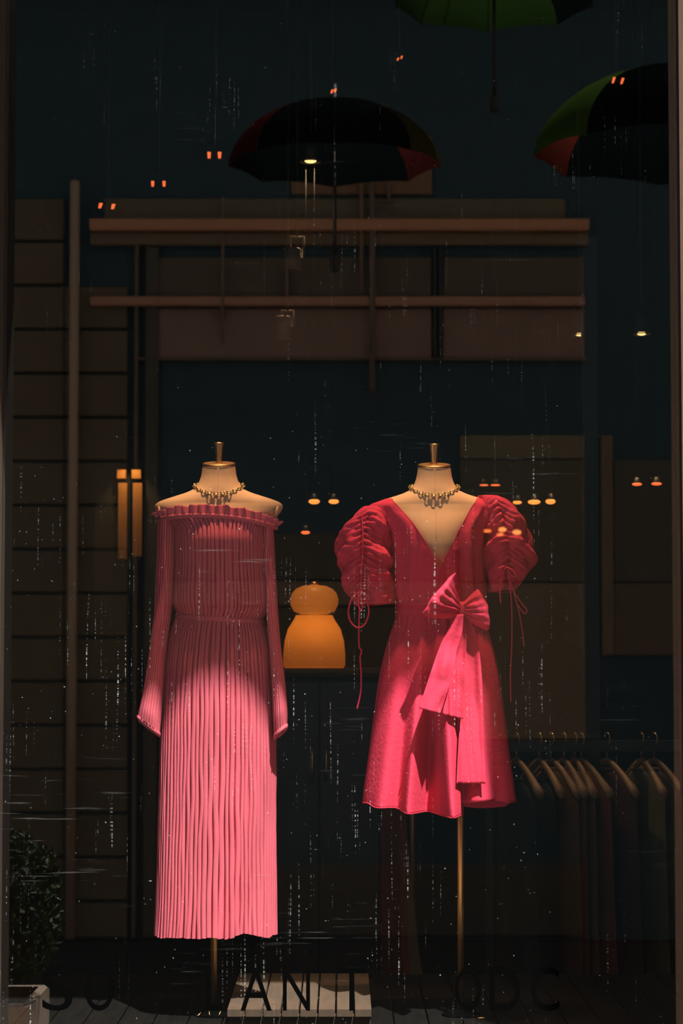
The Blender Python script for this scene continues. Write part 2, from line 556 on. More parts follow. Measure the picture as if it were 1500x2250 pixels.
def dress_form(cx_px, dy_px, pole_px, label, foot):
    cx = PX(cx_px, DY)
    root = thing('dress_form', (cx, DY, PLAT_Z), label, 'dress form', 'linen dress forms in the window')
    tab = [(1024, 36, .046), (1045, 39, .049), (1060, 44, .054), (1072, 52, .060), (1081, 68, .064), (1089, 92, .068), (1096, 114, .071),
           (1102, 130, .073), (1107, 138, .074), (1113, 141, .077), (1124, 137, .084), (1138, 124, .096), (1154, 104, .109), (1172, 90, .119),
           (1200, 84, .124), (1250, 76, .100), (1320, 68, .078), (1345, 67, .076), (1390, 82, .085), (1450, 96, .095), (1500, 98, .095)]
    rows = []
    py = 1024.0
    while py <= 1500:
        rows.append(ring_of(cx, DY, interp(tab, py, 1) / SC, interp(tab, py, 2), PZ(py + dy_px, DY), 56))
        py += 2.0 if py < 1130 else 8.0
    mesh('torso', *loft(rows, True, True, True), M['linen'], root)
    # seam down the front
    sp = []
    for py in range(1030, 1190, 6):
        sp.append((cx, DY - interp(tab, py, 2) - 0.0002, PZ(py + dy_px, DY)))
    mesh('front_seam', *tube(sp, 0.0011, 5), M['linen'], root)
    # brass cap, tipped a little towards the street, and its peg
    zc = PZ(1023 + dy_px, DY)
    cap_v, cap_f = lathe([(0.0, -0.004), (0.040, -0.004), (0.0475, -0.001), (0.0485, 0.003), (0.0475, 0.007), (0.044, 0.008), (0.0, 0.009)], (0, 0, 0), 40, False)
    R = Matrix.Rotation(math.radians(11), 4, 'X')
    cap_v = [R @ Vector(q) + Vector((cx, DY, zc)) for q in cap_v]
    cap = mesh('neck_cap', cap_v, cap_f, M['brass'], root)
    H = 47 / SC
    mesh('finial', *lathe([(0.0, 0.006), (0.0075, 0.006), (0.008, 0.012), (0.0138, H + 0.001), (0.0138, H + 0.003), (0.0125, H + 0.005), (0.0, H + 0.005)], (cx, DY, zc), 28, False), M['brass'], cap)
    # arm plates
    for s_ in (-1, 1):
        pv, pf = lathe([(0.0, 0.004), (0.9, 0.003), (1.0, 0.0), (1.0, -0.004)], (0, 0, 0), 28, False)
        out = []
        for q in pv:
            out.append((cx + s_ * (0.1745 + q[2] - 0.22 * (0.018 - q[0] * 0.026)), DY + q[1] * 0.046, PZ(1127 + dy_px, DY) + q[0] * 0.024))
        mesh('arm_plate', out, [f if s_ > 0 else tuple(reversed(f)) for f in pf], M['linen'], root)
    # pole and foot
    px_ = PX(pole_px, DY)
    zt = PZ(1500 + dy_px, DY)
    mesh('pole', *tube([(px_, DY, PLAT_Z + 0.012), (px_, DY, zt + 0.02)], 0.0098, 20), M['brass'], root)
    mesh('collar', *lathe([(0.0, 0), (0.022, 0), (0.024, 0.01), (0.02, 0.03), (0.011, 0.034), (0.0, 0.034)], (px_, DY, zt - 0.03), 20, False), M['brass'], root)
    mesh('foot_plate', *lathe([(0.0, 0), (0.055, 0), (0.056, 0.003), (0.054, 0.006), (0.03, 0.010), (0.014, 0.02), (0.0, 0.02)], (px_, DY, PLAT_Z), 40, False), M['vinyl'], root)
    if foot == 'prongs':
        for (xa, xb, yt) in ((434, 444, 2224), (463, 461, 2221), (481, 487, 2221), (514, 504, 2219)):
            x0, x1 = PX(xa, DY - 0.06), PX(xb, DY - 0.06)
            z1 = PZ(yt, DY - 0.06)
            mesh('prong', *tube([(x0, DY - 0.06, PLAT_Z + 0.008), (0.6 * x0 + 0.4 * x1, DY - 0.06, PLAT_Z + 0.5 * (z1 - PLAT_Z)), (x1, DY - 0.055, z1)], [0.0016, 0.0014, 0.0007], 6), M['brass'], root)
    else:
        for xc, r in ((985, 25), (1057, 27)):
            c0 = P(xc, 2262, DY - 0.05)
            rr = r / SC
            mesh('scroll_foot', *tube([(c0.x + rr * math.cos(t), DY - 0.05, c0.z + rr * 0.9 * math.sin(t)) for t in [PI * k / 14 for k in range(15)]], 0.0022, 8), M['brass'], root)
            mesh('scroll_foot', *tube([(c0.x + rr * .8 * math.cos(t), DY - 0.04, c0.z + rr * 0.75 * math.sin(t)) for t in [PI * k / 14 for k in range(15)]], 0.0015, 8), M['brass'], root)
    return root


dress_form(479, 0, 470.5, 'linen dress form with brass peg wearing the long pleated dress', 'prongs')
dress_form(955, 3, 1010.5, 'linen dress form with brass peg wearing the short wrap dress', 'scroll')


# necklaces: chains of round links lying round the neck
def necklace(cx_px, dy_px, label):
    cx = PX(cx_px, DY)
    zf, zs = PZ(1089 + dy_px, DY), PZ(1067 + dy_px, DY)
    root = thing('chain_necklace', (cx, DY, zf), label, 'necklace', 'gold chain necklaces on the dress forms')
    me = None
    n = 46
    for k in range(n):
        t = 2 * PI * k / n
        a, b = 0.0715, 0.0765
        pos = Vector((a * math.cos(t), -b * math.sin(t) * (1.0 if math.sin(t) > 0 else 0.9), (zs - zf) * (1 - math.sin(t)) * (1.0 if math.sin(t) > 0 else 1.25)))
        if math.sin(t) > 0:
            pos.z = (zs - zf) * (1 - math.sin(t) ** 1.3)
        else:
            pos.z = (zs - zf) * (1 + 0.35 * -math.sin(t))
        if me is None:
            R_, r_ = 0.0058, 0.0017
            vv, ff = [], []
            for i in range(9):
                for j in range(4):
                    u, w = 2 * PI * i / 9, 2 * PI * j / 4
                    vv.append(((R_ * 1.15 + r_ * math.cos(w)) * math.cos(u), (R_ + r_ * math.cos(w)) * math.sin(u), r_ * math.sin(w)))
            for i in range(9):
                for j in range(4):
                    ff.append((i * 4 + j, ((i + 1) % 9) * 4 + j, ((i + 1) % 9) * 4 + (j + 1) % 4, i * 4 + (j + 1) % 4))
            me = bpy.data.meshes.new('link')
            me.from_pydata(vv, [], ff)
            me.polygons.foreach_set('use_smooth', [True] * len(me.polygons))
            me.materials.append(M['gold'])
        o = link_mesh('link', me, M['gold'], root)
        o.location = pos
        o.rotation_mode = 'QUATERNION'
        tang = Vector((-a * math.sin(t), -b * math.cos(t), -(zs - zf) * math.cos(t))).normalized()
        q = tang.to_track_quat('X', 'Z')
        o.rotation_quaternion = q @ Euler((math.radians(72 if k % 2 else -18), 0, 0)).to_quaternion()
    return root


necklace(479, 0, 'gold chain necklace on the form in the off-shoulder pleated dress')
necklace(955, 3, 'gold chain necklace on the form in the deep V-neck wrap dress')


# ------------------------------------------------------------------ long pleated dress
def pleat_profile(n, seed, samples=9, jit=0.22):
    """list of (angle, height 0..1) round the body; flat panel, sharp dark groove"""
    rnd = random.Random(seed)
    w = [1 + jit * (rnd.random() * 2 - 1) for _ in range(n)]
    tot = sum(w)
    out = []
    acc = 0
    shape = [(0.0, -1.7), (0.09, -1.7), (0.145, 0.5), (0.23, 0.98), (0.45, 1.0), (0.72, 0.92), (0.89, 0.72), (0.955, 0.3), (0.985, -1.4)]
    for i in range(n):
        for t, h in shape:
            out.append(((acc + w[i] * t) / tot * 2 * PI, h, i))
        acc += w[i]
    return out


dress1 = thing('pleated_midi_dress', (PX(479, DY), DY, PZ(2050, DY)), 'long dusty-rose pleated dress with off-shoulder ruffle and long sleeves', 'dress')


def pleated(name, tab, dep, n, seed, amp, y0, y1, step, cyf, drift=0.0, hem=None, tilt=None, e=1.0, mirror=False):
    prof = pleat_profile(n, seed)
    rows = []
    py = y0
    while True:
        xl, xr = interp(tab, py, 1), interp(tab, py, 2)
        cxm = PX((xl + xr) / 2, DY)
        a = (xr - xl) / 2 / SC
        b = interp(dep, py, 1)
        z = PZ(py, DY)
        ring = []
        am = amp(py)
        for (ang, h, i) in prof:
            ag = ang + drift * nz(i * 0.9, py * 0.006, seed) * math.sin((py - y0) / 90.0)
            if mirror: ag = PI - ag
            c, s_ = math.cos(ag), math.sin(ag)
            sw = 1 + 0.35 * nz(i * 1.7, py * 0.012, seed + 3)
            d = am * h * sw
            nx, ny = c * b, s_ * a
            ln = math.hypot(nx, ny) or 1
            x = cxm + a * c + d * nx / ln
            y = cyf(py) - b * s_ - d * ny / ln
            zz = z
            if hem: zz += hem(py, ag, i)
            if tilt: zz += tilt(py, x - cxm)
            ring.append((x, y, zz))
        rows.append(ring)
        if py >= y1: break
        py = min(py + step(py), y1)
    o = mesh(name, *loft(rows), M['rose'], dress1)
    return o


sk_tab = [(1358, 388, 576), (1366, 385, 579), (1385, 377, 586), (1420, 368, 593), (1460, 362, 597), (1520, 358, 600), (1600, 356, 602), (1700, 354, 603), (1800, 352, 603), (1900, 350, 604), (2000, 347, 605), (2052, 344, 606)]
sk_dep = [(1358, .088), (1400, .108), (1460, .122), (1560, .124), (1700, .120), (1900, .118), (2052, .122)]


def hem1(py, ag, i):
    w = max(0.0, (py - 1900) / 150.0)
    return w * w * (0.006 * nz(i * 0.31, 4.0) + 0.003 * nz(i * 1.9, 9.0) + 0.012 * math.exp(-((ag - 1.05) / 0.22) ** 2) - 0.004 * math.exp(-((ag - 2.6) / 0.3) ** 2))


def tilt1(py, dx):
    w = max(0.0, 1 - abs(py - 1360) / 70.0)
    return -0.065 * dx * w


pleated('skirt', sk_tab, sk_dep, 72, 11, lambda py: 0.0030 + 0.0022 * min(1, (py - 1358) / 200), 1358, 2052, lambda p: 7, lambda p: DY, 0.05, hem1, tilt1)
bo_tab = [(1134, 350, 602), (1142, 358, 598), (1152, 370, 592), (1170, 382, 585), (1230, 384, 585), (1290, 380, 590), (1322, 379, 592), (1338, 383, 588), (1350, 388, 578), (1358, 389, 575)]
bo_dep = [(1134, .110), (1150, .117), (1190, .134), (1250, .120), (1310, .116), (1338, .104), (1358, .088)]
pleated('bodice', bo_tab, bo_dep, 68, 23, lambda py: 0.0032, 1136, 1360, lambda p: 4, lambda p: DY, 0.05, None, tilt1)

# waist band, sleeves, cuffs, ruffle
rows = []
for (dz, da) in ((-9, 0.001), (-7, 0.006), (0, 0.0075), (5, 0.006), (7, 0.001)):
    ring = []
    for k in range(72):
        t = 2 * PI * k / 72
        xx = (0.1252 + da) * math.cos(t)
        ring.append((PX(482, DY) + xx, DY - (0.088 + da) * math.sin(t), PZ(1361 - dz, DY) - 0.065 * xx + 0.0012 * math.sin(t * 9)))
    rows.append(ring)
mesh('waistband', *loft(rows), M['rose'], dress1)

sl_l = [(1143, 346, 386), (1200, 345, 385), (1280, 343, 381), (1340, 341, 376), (1400, 335, 369), (1460, 328, 363), (1520, 320, 359), (1560, 313, 356), (1592, 308, 353)]
sl_r = [(1160, 569, 599), (1220, 575, 602), (1290, 582, 606), (1350, 587, 610), (1410, 592, 615), (1470, 597, 622), (1530, 601, 628), (1575, 603, 631), (1604, 605, 630)]
for tab, sd, sgn in ((sl_l, 31, -1), (sl_r, 37, 1)):
    y1 = tab[-1][0]
    dp = [(1140, .040), (1300, .042), (1450, .046), (1560, .050), (1605, .036)]

    def st(py, dx, y1=y1, sgn=sgn):
        w = max(0.0, (py - (y1 - 130)) / 130.0)
        return (dx * sgn * (0.75 if sgn < 0 else 0.8)) * w

    def hm(py, ag, i, y1=y1):
        w = max(0.0, (py - (y1 - 90)) / 90.0)
        return w * (0.006 * math.sin(ag) + 0.0)
    slv = pleated('sleeve', tab, dp, 20, sd, lambda py, y1=y1: 0.0022, tab[0][0], y1, lambda p: 7, lambda p: DY - 0.015 - 0.00012 * max(0, p - 1200), 0.04, hm, st)
    # cuff
    rows = []
    xl, xr = tab[-1][1], tab[-1][2]
    cxm, a = PX((xl + xr) / 2, DY), (xr - xl) / 2 / SC
    yc = DY - 0.015 - 0.00012 * (y1 - 1200)
    for dz, da in ((0.004, 0.0), (0.003, 0.004), (-0.008, 0.0045), (-0.011, 0.002), (-0.011, -0.002), (-0.006, -0.004), (0.004, -0.003)):
        ring = []
        for k in range(40):
            t = 2 * PI * k / 40
            xx = (a + da) * math.cos(t)
            ring.append((cxm + xx, yc - (0.036 + da) * math.sin(t), PZ(y1, DY) + dz + xx * sgn * (0.75 if sgn < 0 else 0.8) + 0.006 * math.sin(t)))
        rows.append(ring)
    mesh('cuff', *loft(rows), M['rose'], slv)


def neck_z(x):
    px = 750 + x * SC
    py = 1137 + (px - 470) * 0.045 + 0.00085 * (px - 470) ** 2 * (1.0 if px > 470 else 0.75)
    return PZ(py, DY)


NA, NB, NC = 0.1725, 0.116, PX(476, DY)


def neck_pt(t, off, up):
    x = NC + (NA + off) * math.cos(t)
    y = DY - (NB + off) * math.sin(t)
    return Vector((x, y, neck_z(NC + NA * math.cos(t)) + up))


rows = []
for off, up in ((0.0, -0.009), (0.005, -0.007), (0.006, 0.0), (0.004, 0.005), (0.0, 0.006)):
    rows.append([neck_pt(2 * PI * k / 120, off, up) for k in range(120)])
band = mesh('neck_band', *loft(rows), M['rose'], dress1)
rows = []
NR = 420
for r in range(9):
    t = r / 8.0
    ring = []
    for k in range(NR):
        a = 2 * PI * k / NR
        ph = a * 42 + 2.2 * nz(a * 3.0, 1.0) + 1.3 * t * nz(a * 7, 5.0)
        fl_ = math.sin(ph) * (0.0028 + 0.0058 * t) + 0.004 * t * nz(a * 9, 2.0)
        h = 0.027 * t * (0.95 + 0.22 * nz(a * 6, 7.0))
        side = abs(math.cos(a)) ** 5
        ring.append(neck_pt(a + 0.012 * t * math.cos(ph), 0.004 + fl_ + 0.010 * side * t, 0.004 + h * (1 - 0.55 * side)))
    rows.append(ring)
solidify(mesh('ruffle', *loft(rows), M['rose'], dress1), 0.0012)


# ------------------------------------------------------------------ short wrap dress
dress2 = thing('wrap_dress', (PX(963, DY), DY, PZ(1770, DY)), 'short crimson wrap dress with puffed drawstring sleeves and big bow', 'dress')
b2 = [(1097, 955, 108, .076), (1103, 955, 124, .080), (1108, 955, 138, .083), (1114, 955, 145, .086), (1124, 956, 141, .092), (1138, 957, 130, .105), (1156, 958, 114, .119),
      (1176, 960, 104, .129), (1210, 961, 101, .134), (1260, 963, 101, .117), (1300, 965, 100, .100), (1330, 967, 95, .094), (1350, 968, 94, .092)]


def bod_pt(py, t, off=0.0):
    cxp, a, b = interp(b2, py, 1), interp(b2, py, 2) / SC, interp(b2, py, 3)
    f = 0.0035 * math.sin(t * 17 + 3 * nz(t * 2, py * 0.004)) * (0.5 + 0.7 * max(0, nz(t * 3.1, py * 0.005, 2.0) + 0.4)) * min(1.0, (py - 1090) / 30.0)
    f += 0.0035 * nz(t * 5, py * 0.02, 8.0)
    gather = max(0.0, (py - 1270) / 75.0)
    f += 0.003 * gather * math.sin(t * 34 + 2 * nz(t * 4, 0.0, 1.0))
    o = off + f
    return (PX(cxp, DY) + (a + o) * math.cos(t), DY - (b + o) * math.sin(t), PZ(py, DY))


for side in (-1, 1):
    rows = []
    py = 1097.0
    while py <= 1350:
        cxp, a = interp(b2, py, 1), interp(b2, py, 2)
        if side < 0:
            t_ = min(1.0, max(0.0, (py - 1100) / 155.0))
            xv = 862 + 100 * (t_ + 0.10 * math.sin(PI * t_))
            xv = min(xv, 964 + (4 if py > 1255 else 0))
        else:
            t_ = min(1.0, max(0.0, (py - 1089) / 166.0))
            xv = 1050 - 88 * (t_ + 0.04 * math.sin(PI * t_))
            xv = max(xv, 962 - (max(0, py - 1255) * 0.25))
        cv = max(-1.0, min(1.0, (xv - cxp) / a))
        tv = math.acos(cv)
        end = -PI / 2 - 0.02 if side > 0 else 3 * PI / 2 + 0.02
        ring = []
        for k in range(70):
            s_ = k / 69.0
            s_ = s_ ** 1.25
            t = tv + (end - tv) * s_
            ring.append(bod_pt(py, t, (0.003 if side > 0 else 0.0) + (0.0015 if k == 0 else 0)))
        rows.append(ring)
        py += 3.0
    v, f = loft(rows, False)
    if side < 0: f = [tuple(reversed(q)) for q in f]
    solidify(mesh('bodice_panel', v, f, M['crimson'], dress2), 0.0012)

s2 = [(1345, 874, 1062, .092), (1365, 869, 1066, .100), (1400, 857, 1078, .118), (1450, 843, 1091, .138), (1500, 833, 1100, .152), (1560, 825, 1108, .165), (1620, 817, 1115, .177), (1680, 809, 1122, .188), (1740, 801, 1130, .198), (1785, 796, 1136, .205)]
FOLD = [(-0.78, 0.10, 0.022), (-0.60, 0.10, -0.060), (-0.42, 0.07, 0.036), (-0.20, 0.13, -0.105), (0.10, 0.085, 0.080), (0.29, 0.06, -0.040), (0.52, 0.12, 0.022), (0.72, 0.06, -0.030), (0.88, 0.07, 0.018)]


def skirt_pt(py, t, off=0.0):
    xl, xr, b = interp(s2, py, 1), interp(s2, py, 2), interp(s2, py, 3)
    a = (xr - xl) / 2 / SC
    c, s_ = math.cos(t), math.sin(t)
    w = max(0.0, min(1.0, (py - 1350) / 420.0)) ** 1.35
    d = 0.0
    for f0, sg, am in FOLD:
        if s_ > 0:
            d += am * w * math.exp(-((c - f0 - 0.05 * (1 - w) * (1 if f0 < 0 else -1)) / sg) ** 2) * min(1.0, s_ * 2.2)
        else:
            d += 0.018 * w * math.sin(t * 7) / len(FOLD)
    d += 0.004 * nz(c * 4, py * 0.008, 3.0) * w
    g = max(0.0, 1 - (py - 1345) / 110.0)
    d += 0.0028 * g * math.sin(t * 30 + 3 * nz(t * 3, 2.0))
    d += off
    return Vector((PX((xl + xr) / 2, DY) + (a + d * 0.25) * c, DY - (b + d) * s_, PZ(py, DY)))


def skirt_front(px, py, off=0.0):
    xl, xr = interp(s2, py, 1), interp(s2, py, 2)
    c = max(-0.98, min(0.98, (px - (xl + xr) / 2) / ((xr - xl) / 2)))
    q = skirt_pt(py, math.acos(c), off)
    return q.y


rows = []
for r in range(66):
    u = r / 65.0
    ring = []
    for k in range(200):
        t = 2 * PI * k / 200
        bot = 1757 + 4 * math.sin(t * 5) + (22 if math.sin(t) < -0.1 else 0) * min(1.0, -math.sin(t) * 2 if math.sin(t) < 0 else 0)
        py = 1345 + (bot - 1345) * u
        ring.append(skirt_pt(py, t, -0.004))
    rows.append(ring)
solidify(mesh('skirt', *loft(rows), M['crimson'], dress2), 0.0012)
rows = []
for r in range(70):
    u = r / 69.0
    ring = []
    for k in range(140):
        s_ = k / 139.0
        edge_c = 0.33 - 0.10 * u
        t0 = math.acos(edge_c)
        t1 = PI * 1.10
        t = t0 + (t1 - t0) * s_
        xx = math.cos(t)
        bot = 1782 - 0 * u - 22 * max(0.0, (-xx - 0.1)) ** 1.3 + 2.0 * math.sin(s_ * 25)
        py = 1345 + (bot - 1345) * u
        ring.append(skirt_pt(py, t, 0.006 + 0.004 * u))
    rows.append(ring)
wp = solidify(mesh('wrap_panel', *loft(rows, False), M['crimson'], dress2), 0.0014)
hem_pts = [Vector(rows[-1][k]) + Vector((0, -0.0008, 0.002)) for k in range(0, 140, 2)]
mesh('hem', *tube(hem_pts, 0.0016, 5), M['crimson'], wp)

# sash round the waist
rows = []
for r in range(13):
    u = r / 12.0
    ring = []
    for k in range(110):
        t = 2 * PI * k / 110
        x = 0.1295 * math.cos(t)
        bulge = math.sin(PI * u) ** 0.6
        fold = 0.0022 * math.sin(u * 15 + 1.5 * math.sin(t * 2) + 2 * nz(t * 2, 1.0))
        ring.append((PX(968, DY) + (0.1255 + 0.006 * bulge + fold) * math.cos(t), DY - (0.094 + 0.008 * bulge + fold) * math.sin(t), PZ(1319 + 43 * u, DY) - 0.03 * x * (0.4 - u) + 0.001 * math.sin(t * 6)))
    rows.append(ring)
mesh('sash', *loft(rows), M['crimson'], dress2)


# puffed sleeves gathered along a drawstring
def puff(tab, ruche, seed, y0, y1, open_tilt, front):
    rows = []
    n = 120
    py = y0
    rr = 0
    while py <= y1 + 0.1:
        xl, xr = interp(tab, py, 1), interp(tab, py, 2)
        a = (xr - xl) / 2 / SC
        cxp = (xl + xr) / 2
        b = interp(tab, py, 3)
        rx = interp(ruche, py, 1)
        t0 = math.acos(max(-0.95, min(0.95, (rx - cxp) / ((xr - xl) / 2))))
        u = (py - y0) / (y1 - y0)
        ring = []
        for k in range(n):
            t = 2 * PI * k / n
            dl = (t - t0 + PI) % (2 * PI) - PI
            env = math.exp(-(dl / 0.62) ** 2) * (0.75 + 0.6 * nz(dl * 2, py * 0.05, seed + 9))
            up = py - 26 * abs(dl) ** 0.9 * (1 if dl > 0 else 0.85)
            wr = math.sin(up * 0.46 + 4.5 * nz(dl * 1.6, py * 0.02, seed) + (1.6 if dl > 0 else 0))
            wr = math.copysign(abs(wr) ** 0.75, wr)
            d = 0.0065 * env * wr
            big = math.sin(up * 0.10 + 4.0 * nz(dl * 0.9, py * 0.012, seed) + seed)
            d += 0.009 * big * (1 - 0.6 * math.exp(-(dl / 0.3) ** 2)) * math.sin(PI * min(1, max(0, u)))
            d += 0.011 * nz(dl * 1.8, py * 0.030, seed + 5) + 0.004 * nz(dl * 5, py * 0.09, seed + 7)
            d -= 0.016 * math.exp(-(dl / 0.16) ** 2) * min(1, u * 8)
            d *= min(1.0, 0.25 + u * 5)
            z = PZ(py, DY) + open_tilt * (a * math.cos(t)) * u * u + 0.010 * env * u * u
            ring.append((PX(cxp, DY) + (a + d) * math.cos(t), DY + front - (b + d) * math.sin(t), z))
        rows.append(ring)
        py += 2.2
    o = mesh('sleeve', *loft(rows), M['crimson'], dress2)
    solidify(o, 0.0012)
    return o


pl = [(1113, 800, 850, .045), (1122, 788, 856, .060), (1140, 772, 858, .072), (1165, 750, 860, .082), (1195, 740, 862, .088), (1225, 742, 866, .090), (1260, 752, 869, .086), (1295, 762, 872, .078), (1330, 783, 874, .066)]
puff(pl, [(1113, 812), (1180, 800), (1260, 797), (1330, 792)], 1.0, 1113, 1330, 0.10, 0.0)
pr = [(1090, 1050, 1096, .045), (1100, 1054, 1118, .060), (1120, 1058, 1138, .074), (1150, 1062, 1152, .084), (1185, 1063, 1168, .090), (1215, 1063, 1177, .092), (1250, 1064, 1166, .086), (1280, 1068, 1146, .074), (1305, 1076, 1128, .060)]
sr = puff(pr, [(1090, 1088), (1150, 1106), (1230, 1116), (1305, 1112)], 2.0, 1090, 1302, 0.0, 0.0)


def cord(pts, r=0.0019):
    P3 = [P(a, b, c) for a, b, c in pts]
    # smooth it
    out = []
    for i in range(len(P3) - 1):
        p0, p1, p2, p3 = P3[max(i - 1, 0)], P3[i], P3[i + 1], P3[min(i + 2, len(P3) - 1)]
        for k in range(6):
            t = k / 6.0
            out.append(0.5 * ((2 * p1) + (-p0 + p2) * t + (2 * p0 - 5 * p1 + 4 * p2 - p3) * t * t + (-p0 + 3 * p1 - 3 * p2 + p3) * t ** 3))
    out.append(P3[-1])
    return mesh('drawstring', *tube(out, r, 8), M['crimson'], dress2)


CF = DY - 0.085
cord([(791, 1300, CF), (775, 1312, CF - .004), (765, 1342, CF - .006), (770, 1366, CF - .006), (785, 1379, CF - .006), (801, 1372, CF - .006), (810, 1345, CF - .006), (804, 1314, CF - .004), (793, 1299, CF)], 0.0024)
cord([(790, 1300, CF), (786, 1322, CF - .003), (791, 1342, CF - .003), (796, 1330, CF - .003), (789, 1305, CF)], 0.0022)
cord([(790, 1335, CF - .004), (788, 1380, CF - .004), (789, 1420, CF - .003), (794, 1430, CF - .003), (791, 1445, CF - .003), (793, 1480, CF), (792, 1520, CF), (784, 1558, CF)], 0.0023)
cord([(794, 1120, CF + 0.02), (797, 1180, CF - .004), (795, 1240, CF - .004), (791, 1300, CF)], 0.002)
CR = DY - 0.088
cord([(1112, 1246, CR), (1104, 1262, CR - .004), (1098, 1300, CR - .003), (1100, 1325, CR - .003)], 0.0022)
cord([(1112, 1246, CR), (1124, 1252, CR - .006), (1134, 1264, CR - .006), (1128, 1268, CR - .005), (1116, 1256, CR)], 0.0022)
cord([(1114, 1250, CR), (1120, 1290, CR - .003), (1124, 1340, CR), (1124, 1420, CR + .01), (1121, 1480, CR + .01), (1122, 1542, CR + .01)], 0.0016)
cord([(1116, 1250, CR), (1128, 1300, CR), (1140, 1345, CR + .01), (1147, 1385, CR + .01), (1151, 1420, CR + .01)], 0.0016)
cord([(1128, 1300, CR), (1145, 1325, CR), (1157, 1340, CR), (1152, 1348, CR), (1138, 1330, CR)], 0.0016)


# bow: two loops, a knot and the tails
def bow_loop(knot, end, half0, half1, dep, yk, ye, seed, opening, angle_end, parent, nm='bow_loop'):
    """a puffed loop of cloth that fans from the knot to its open end"""
    k0, k1 = P(knot[0], knot[1], yk), P(end[0], end[1], ye)
    ax = k1 - k0
    rows = []
    R_ = 22
    n = 64
    for r in range(R_):
        u = r / (R_ - 1.0)
        ce = k0 + ax * u
        ang = angle_end * u
        across = Vector((math.sin(ang), 0, math.cos(ang)))
        hh = (half0 + (half1 - half0) * (u ** 0.8)) / SC
        if u > 0.85: hh *= 1 - 0.10 * ((u - 0.85) / 0.15) ** 2
        dd = dep * (0.25 + 0.95 * math.sin(PI * min(0.62, 0.10 + u * 0.52)))
        if u > 0.8: dd *= 1 - (1 - opening) * ((u - 0.8) / 0.2) ** 1.5
        ring = []
        for k in range(n):
            t = 2 * PI * k / n
            f = 1 + 0.0 * t
            cr = 0.0032 * math.sin(math.cos(t) * 17 + seed * 2 + 2.5 * nz(math.cos(t) * 2, u * 2, seed)) * (0.5 + 0.8 * math.sin(PI * min(1, u * 0.9 + 0.1)))
            cr += 0.004 * nz(math.cos(t) * 3.5, u * 4.5, seed + 2)
            q = ce + across * (hh * math.cos(t) * f)
            q.y += -(dd + cr) * math.sin(t)
            q += ax.normalized() * (0.006 * nz(math.cos(t) * 2, 5.0, seed) * u + 0.010 * u * (1 - math.cos(t) ** 2) - 0.004 * u)
            ring.append(q)
        rows.append(ring)
    o = mesh(nm, *loft(rows), M['crimson'], parent)
    solidify(o, 0.0012)
    return o


KY = 0.268
bow = mesh('bow_knot', *(lambda R: loft([[P(1012 + r_x * math.cos(2 * PI * k / 24) * 1.0, 0, KY) * 0 + Vector((PX(1012 + dxp, KY) + r_x / SC * math.cos(2 * PI * k / 24) * (1 + 0.12 * math.sin(k * 2.1)), KY - 0.012 * dq * math.sin(2 * PI * k / 24) - 0.004, PZ(yy, KY))) for k in range(24)] for (yy, r_x, dq, dxp) in R], True, True, True))(
    [(1322, 4, .5, 3), (1325, 10, 1.0, 3), (1332, 14, 1.5, 2), (1342, 15, 1.7, 0), (1352, 13, 1.5, -2), (1359, 9, 1.0, -3), (1362, 4, .5, -3)]), M['crimson'], dress2)
bow_loop((1012, 1338), (962, 1302), 10, 60, 0.038, KY + 0.002, KY - 0.085, 1.0, 0.35, math.radians(39), bow)
bow_loop((1014, 1340), (1066, 1340), 10, 48, 0.036, KY + 0.004, KY - 0.004, 4.0, 0.75, math.radians(-14), bow)


def tail(edges, depth, wav, seed, n=34, rowsn=60):
    """edges: list of (py, left px, right px); hangs in front of the skirt"""
    y0, y1 = edges[0][0], edges[-1][0]
    rows = []
    for r in range(rowsn):
        u = r / (rowsn - 1.0)
        py = y0 + (y1 - y0) * u
        xl, xr = interp(edges, py, 1), interp(edges, py, 2)
        ring = []
        for k in range(n):
            s_ = k / (n - 1.0)
            px = xl + (xr - xl) * s_
            base = KY + (skirt_front((xl + xr) / 2, max(py, 1370)) - KY) * min(1.0, u * 1.0)
            dep = -depth * (0.35 + 0.65 * u) + wav * math.sin(s_ * 2 * PI * 1.15 + seed + 1.2 * nz(u * 2, seed)) * (0.5 + 0.5 * u) + 0.006 * nz(s_ * 3, u * 5, seed)
            near = min(skirt_front(px + o_, max(py, 1370), 0.010) for o_ in (-14, 0, 14))
            yy = min(min(base, KY + 0.02) + dep, near - 0.004 - depth * 0.35)
            q = P(px, py + (s_ - 0.5) * wav * 0 + 12 * (s_) * u * (1 if seed < 3 else 0), yy)
            ring.append(q)
        rows.append(ring)
    o = mesh('sash_tail', *loft(rows, False), M['crimson'], dress2)
    solidify(o, 0.0012)
    return o


tail([(1350, 1003, 1018), (1380, 985, 1016), (1420, 966, 1005), (1480, 945, 992), (1556, 920, 967)], 0.095, 0.006, 1.0)
tail([(1352, 1008, 1020), (1400, 992, 1024), (1450, 984, 1022), (1500, 976, 1021), (1568, 967, 1017)], 0.040, 0.007, 2.2)
tail([(1350, 1012, 1026), (1390, 1016, 1044), (1450, 1018, 1055), (1520, 1016, 1060), (1620, 1008, 1062), (1722, 1003, 1066)], 0.012, 0.007, 4.0)


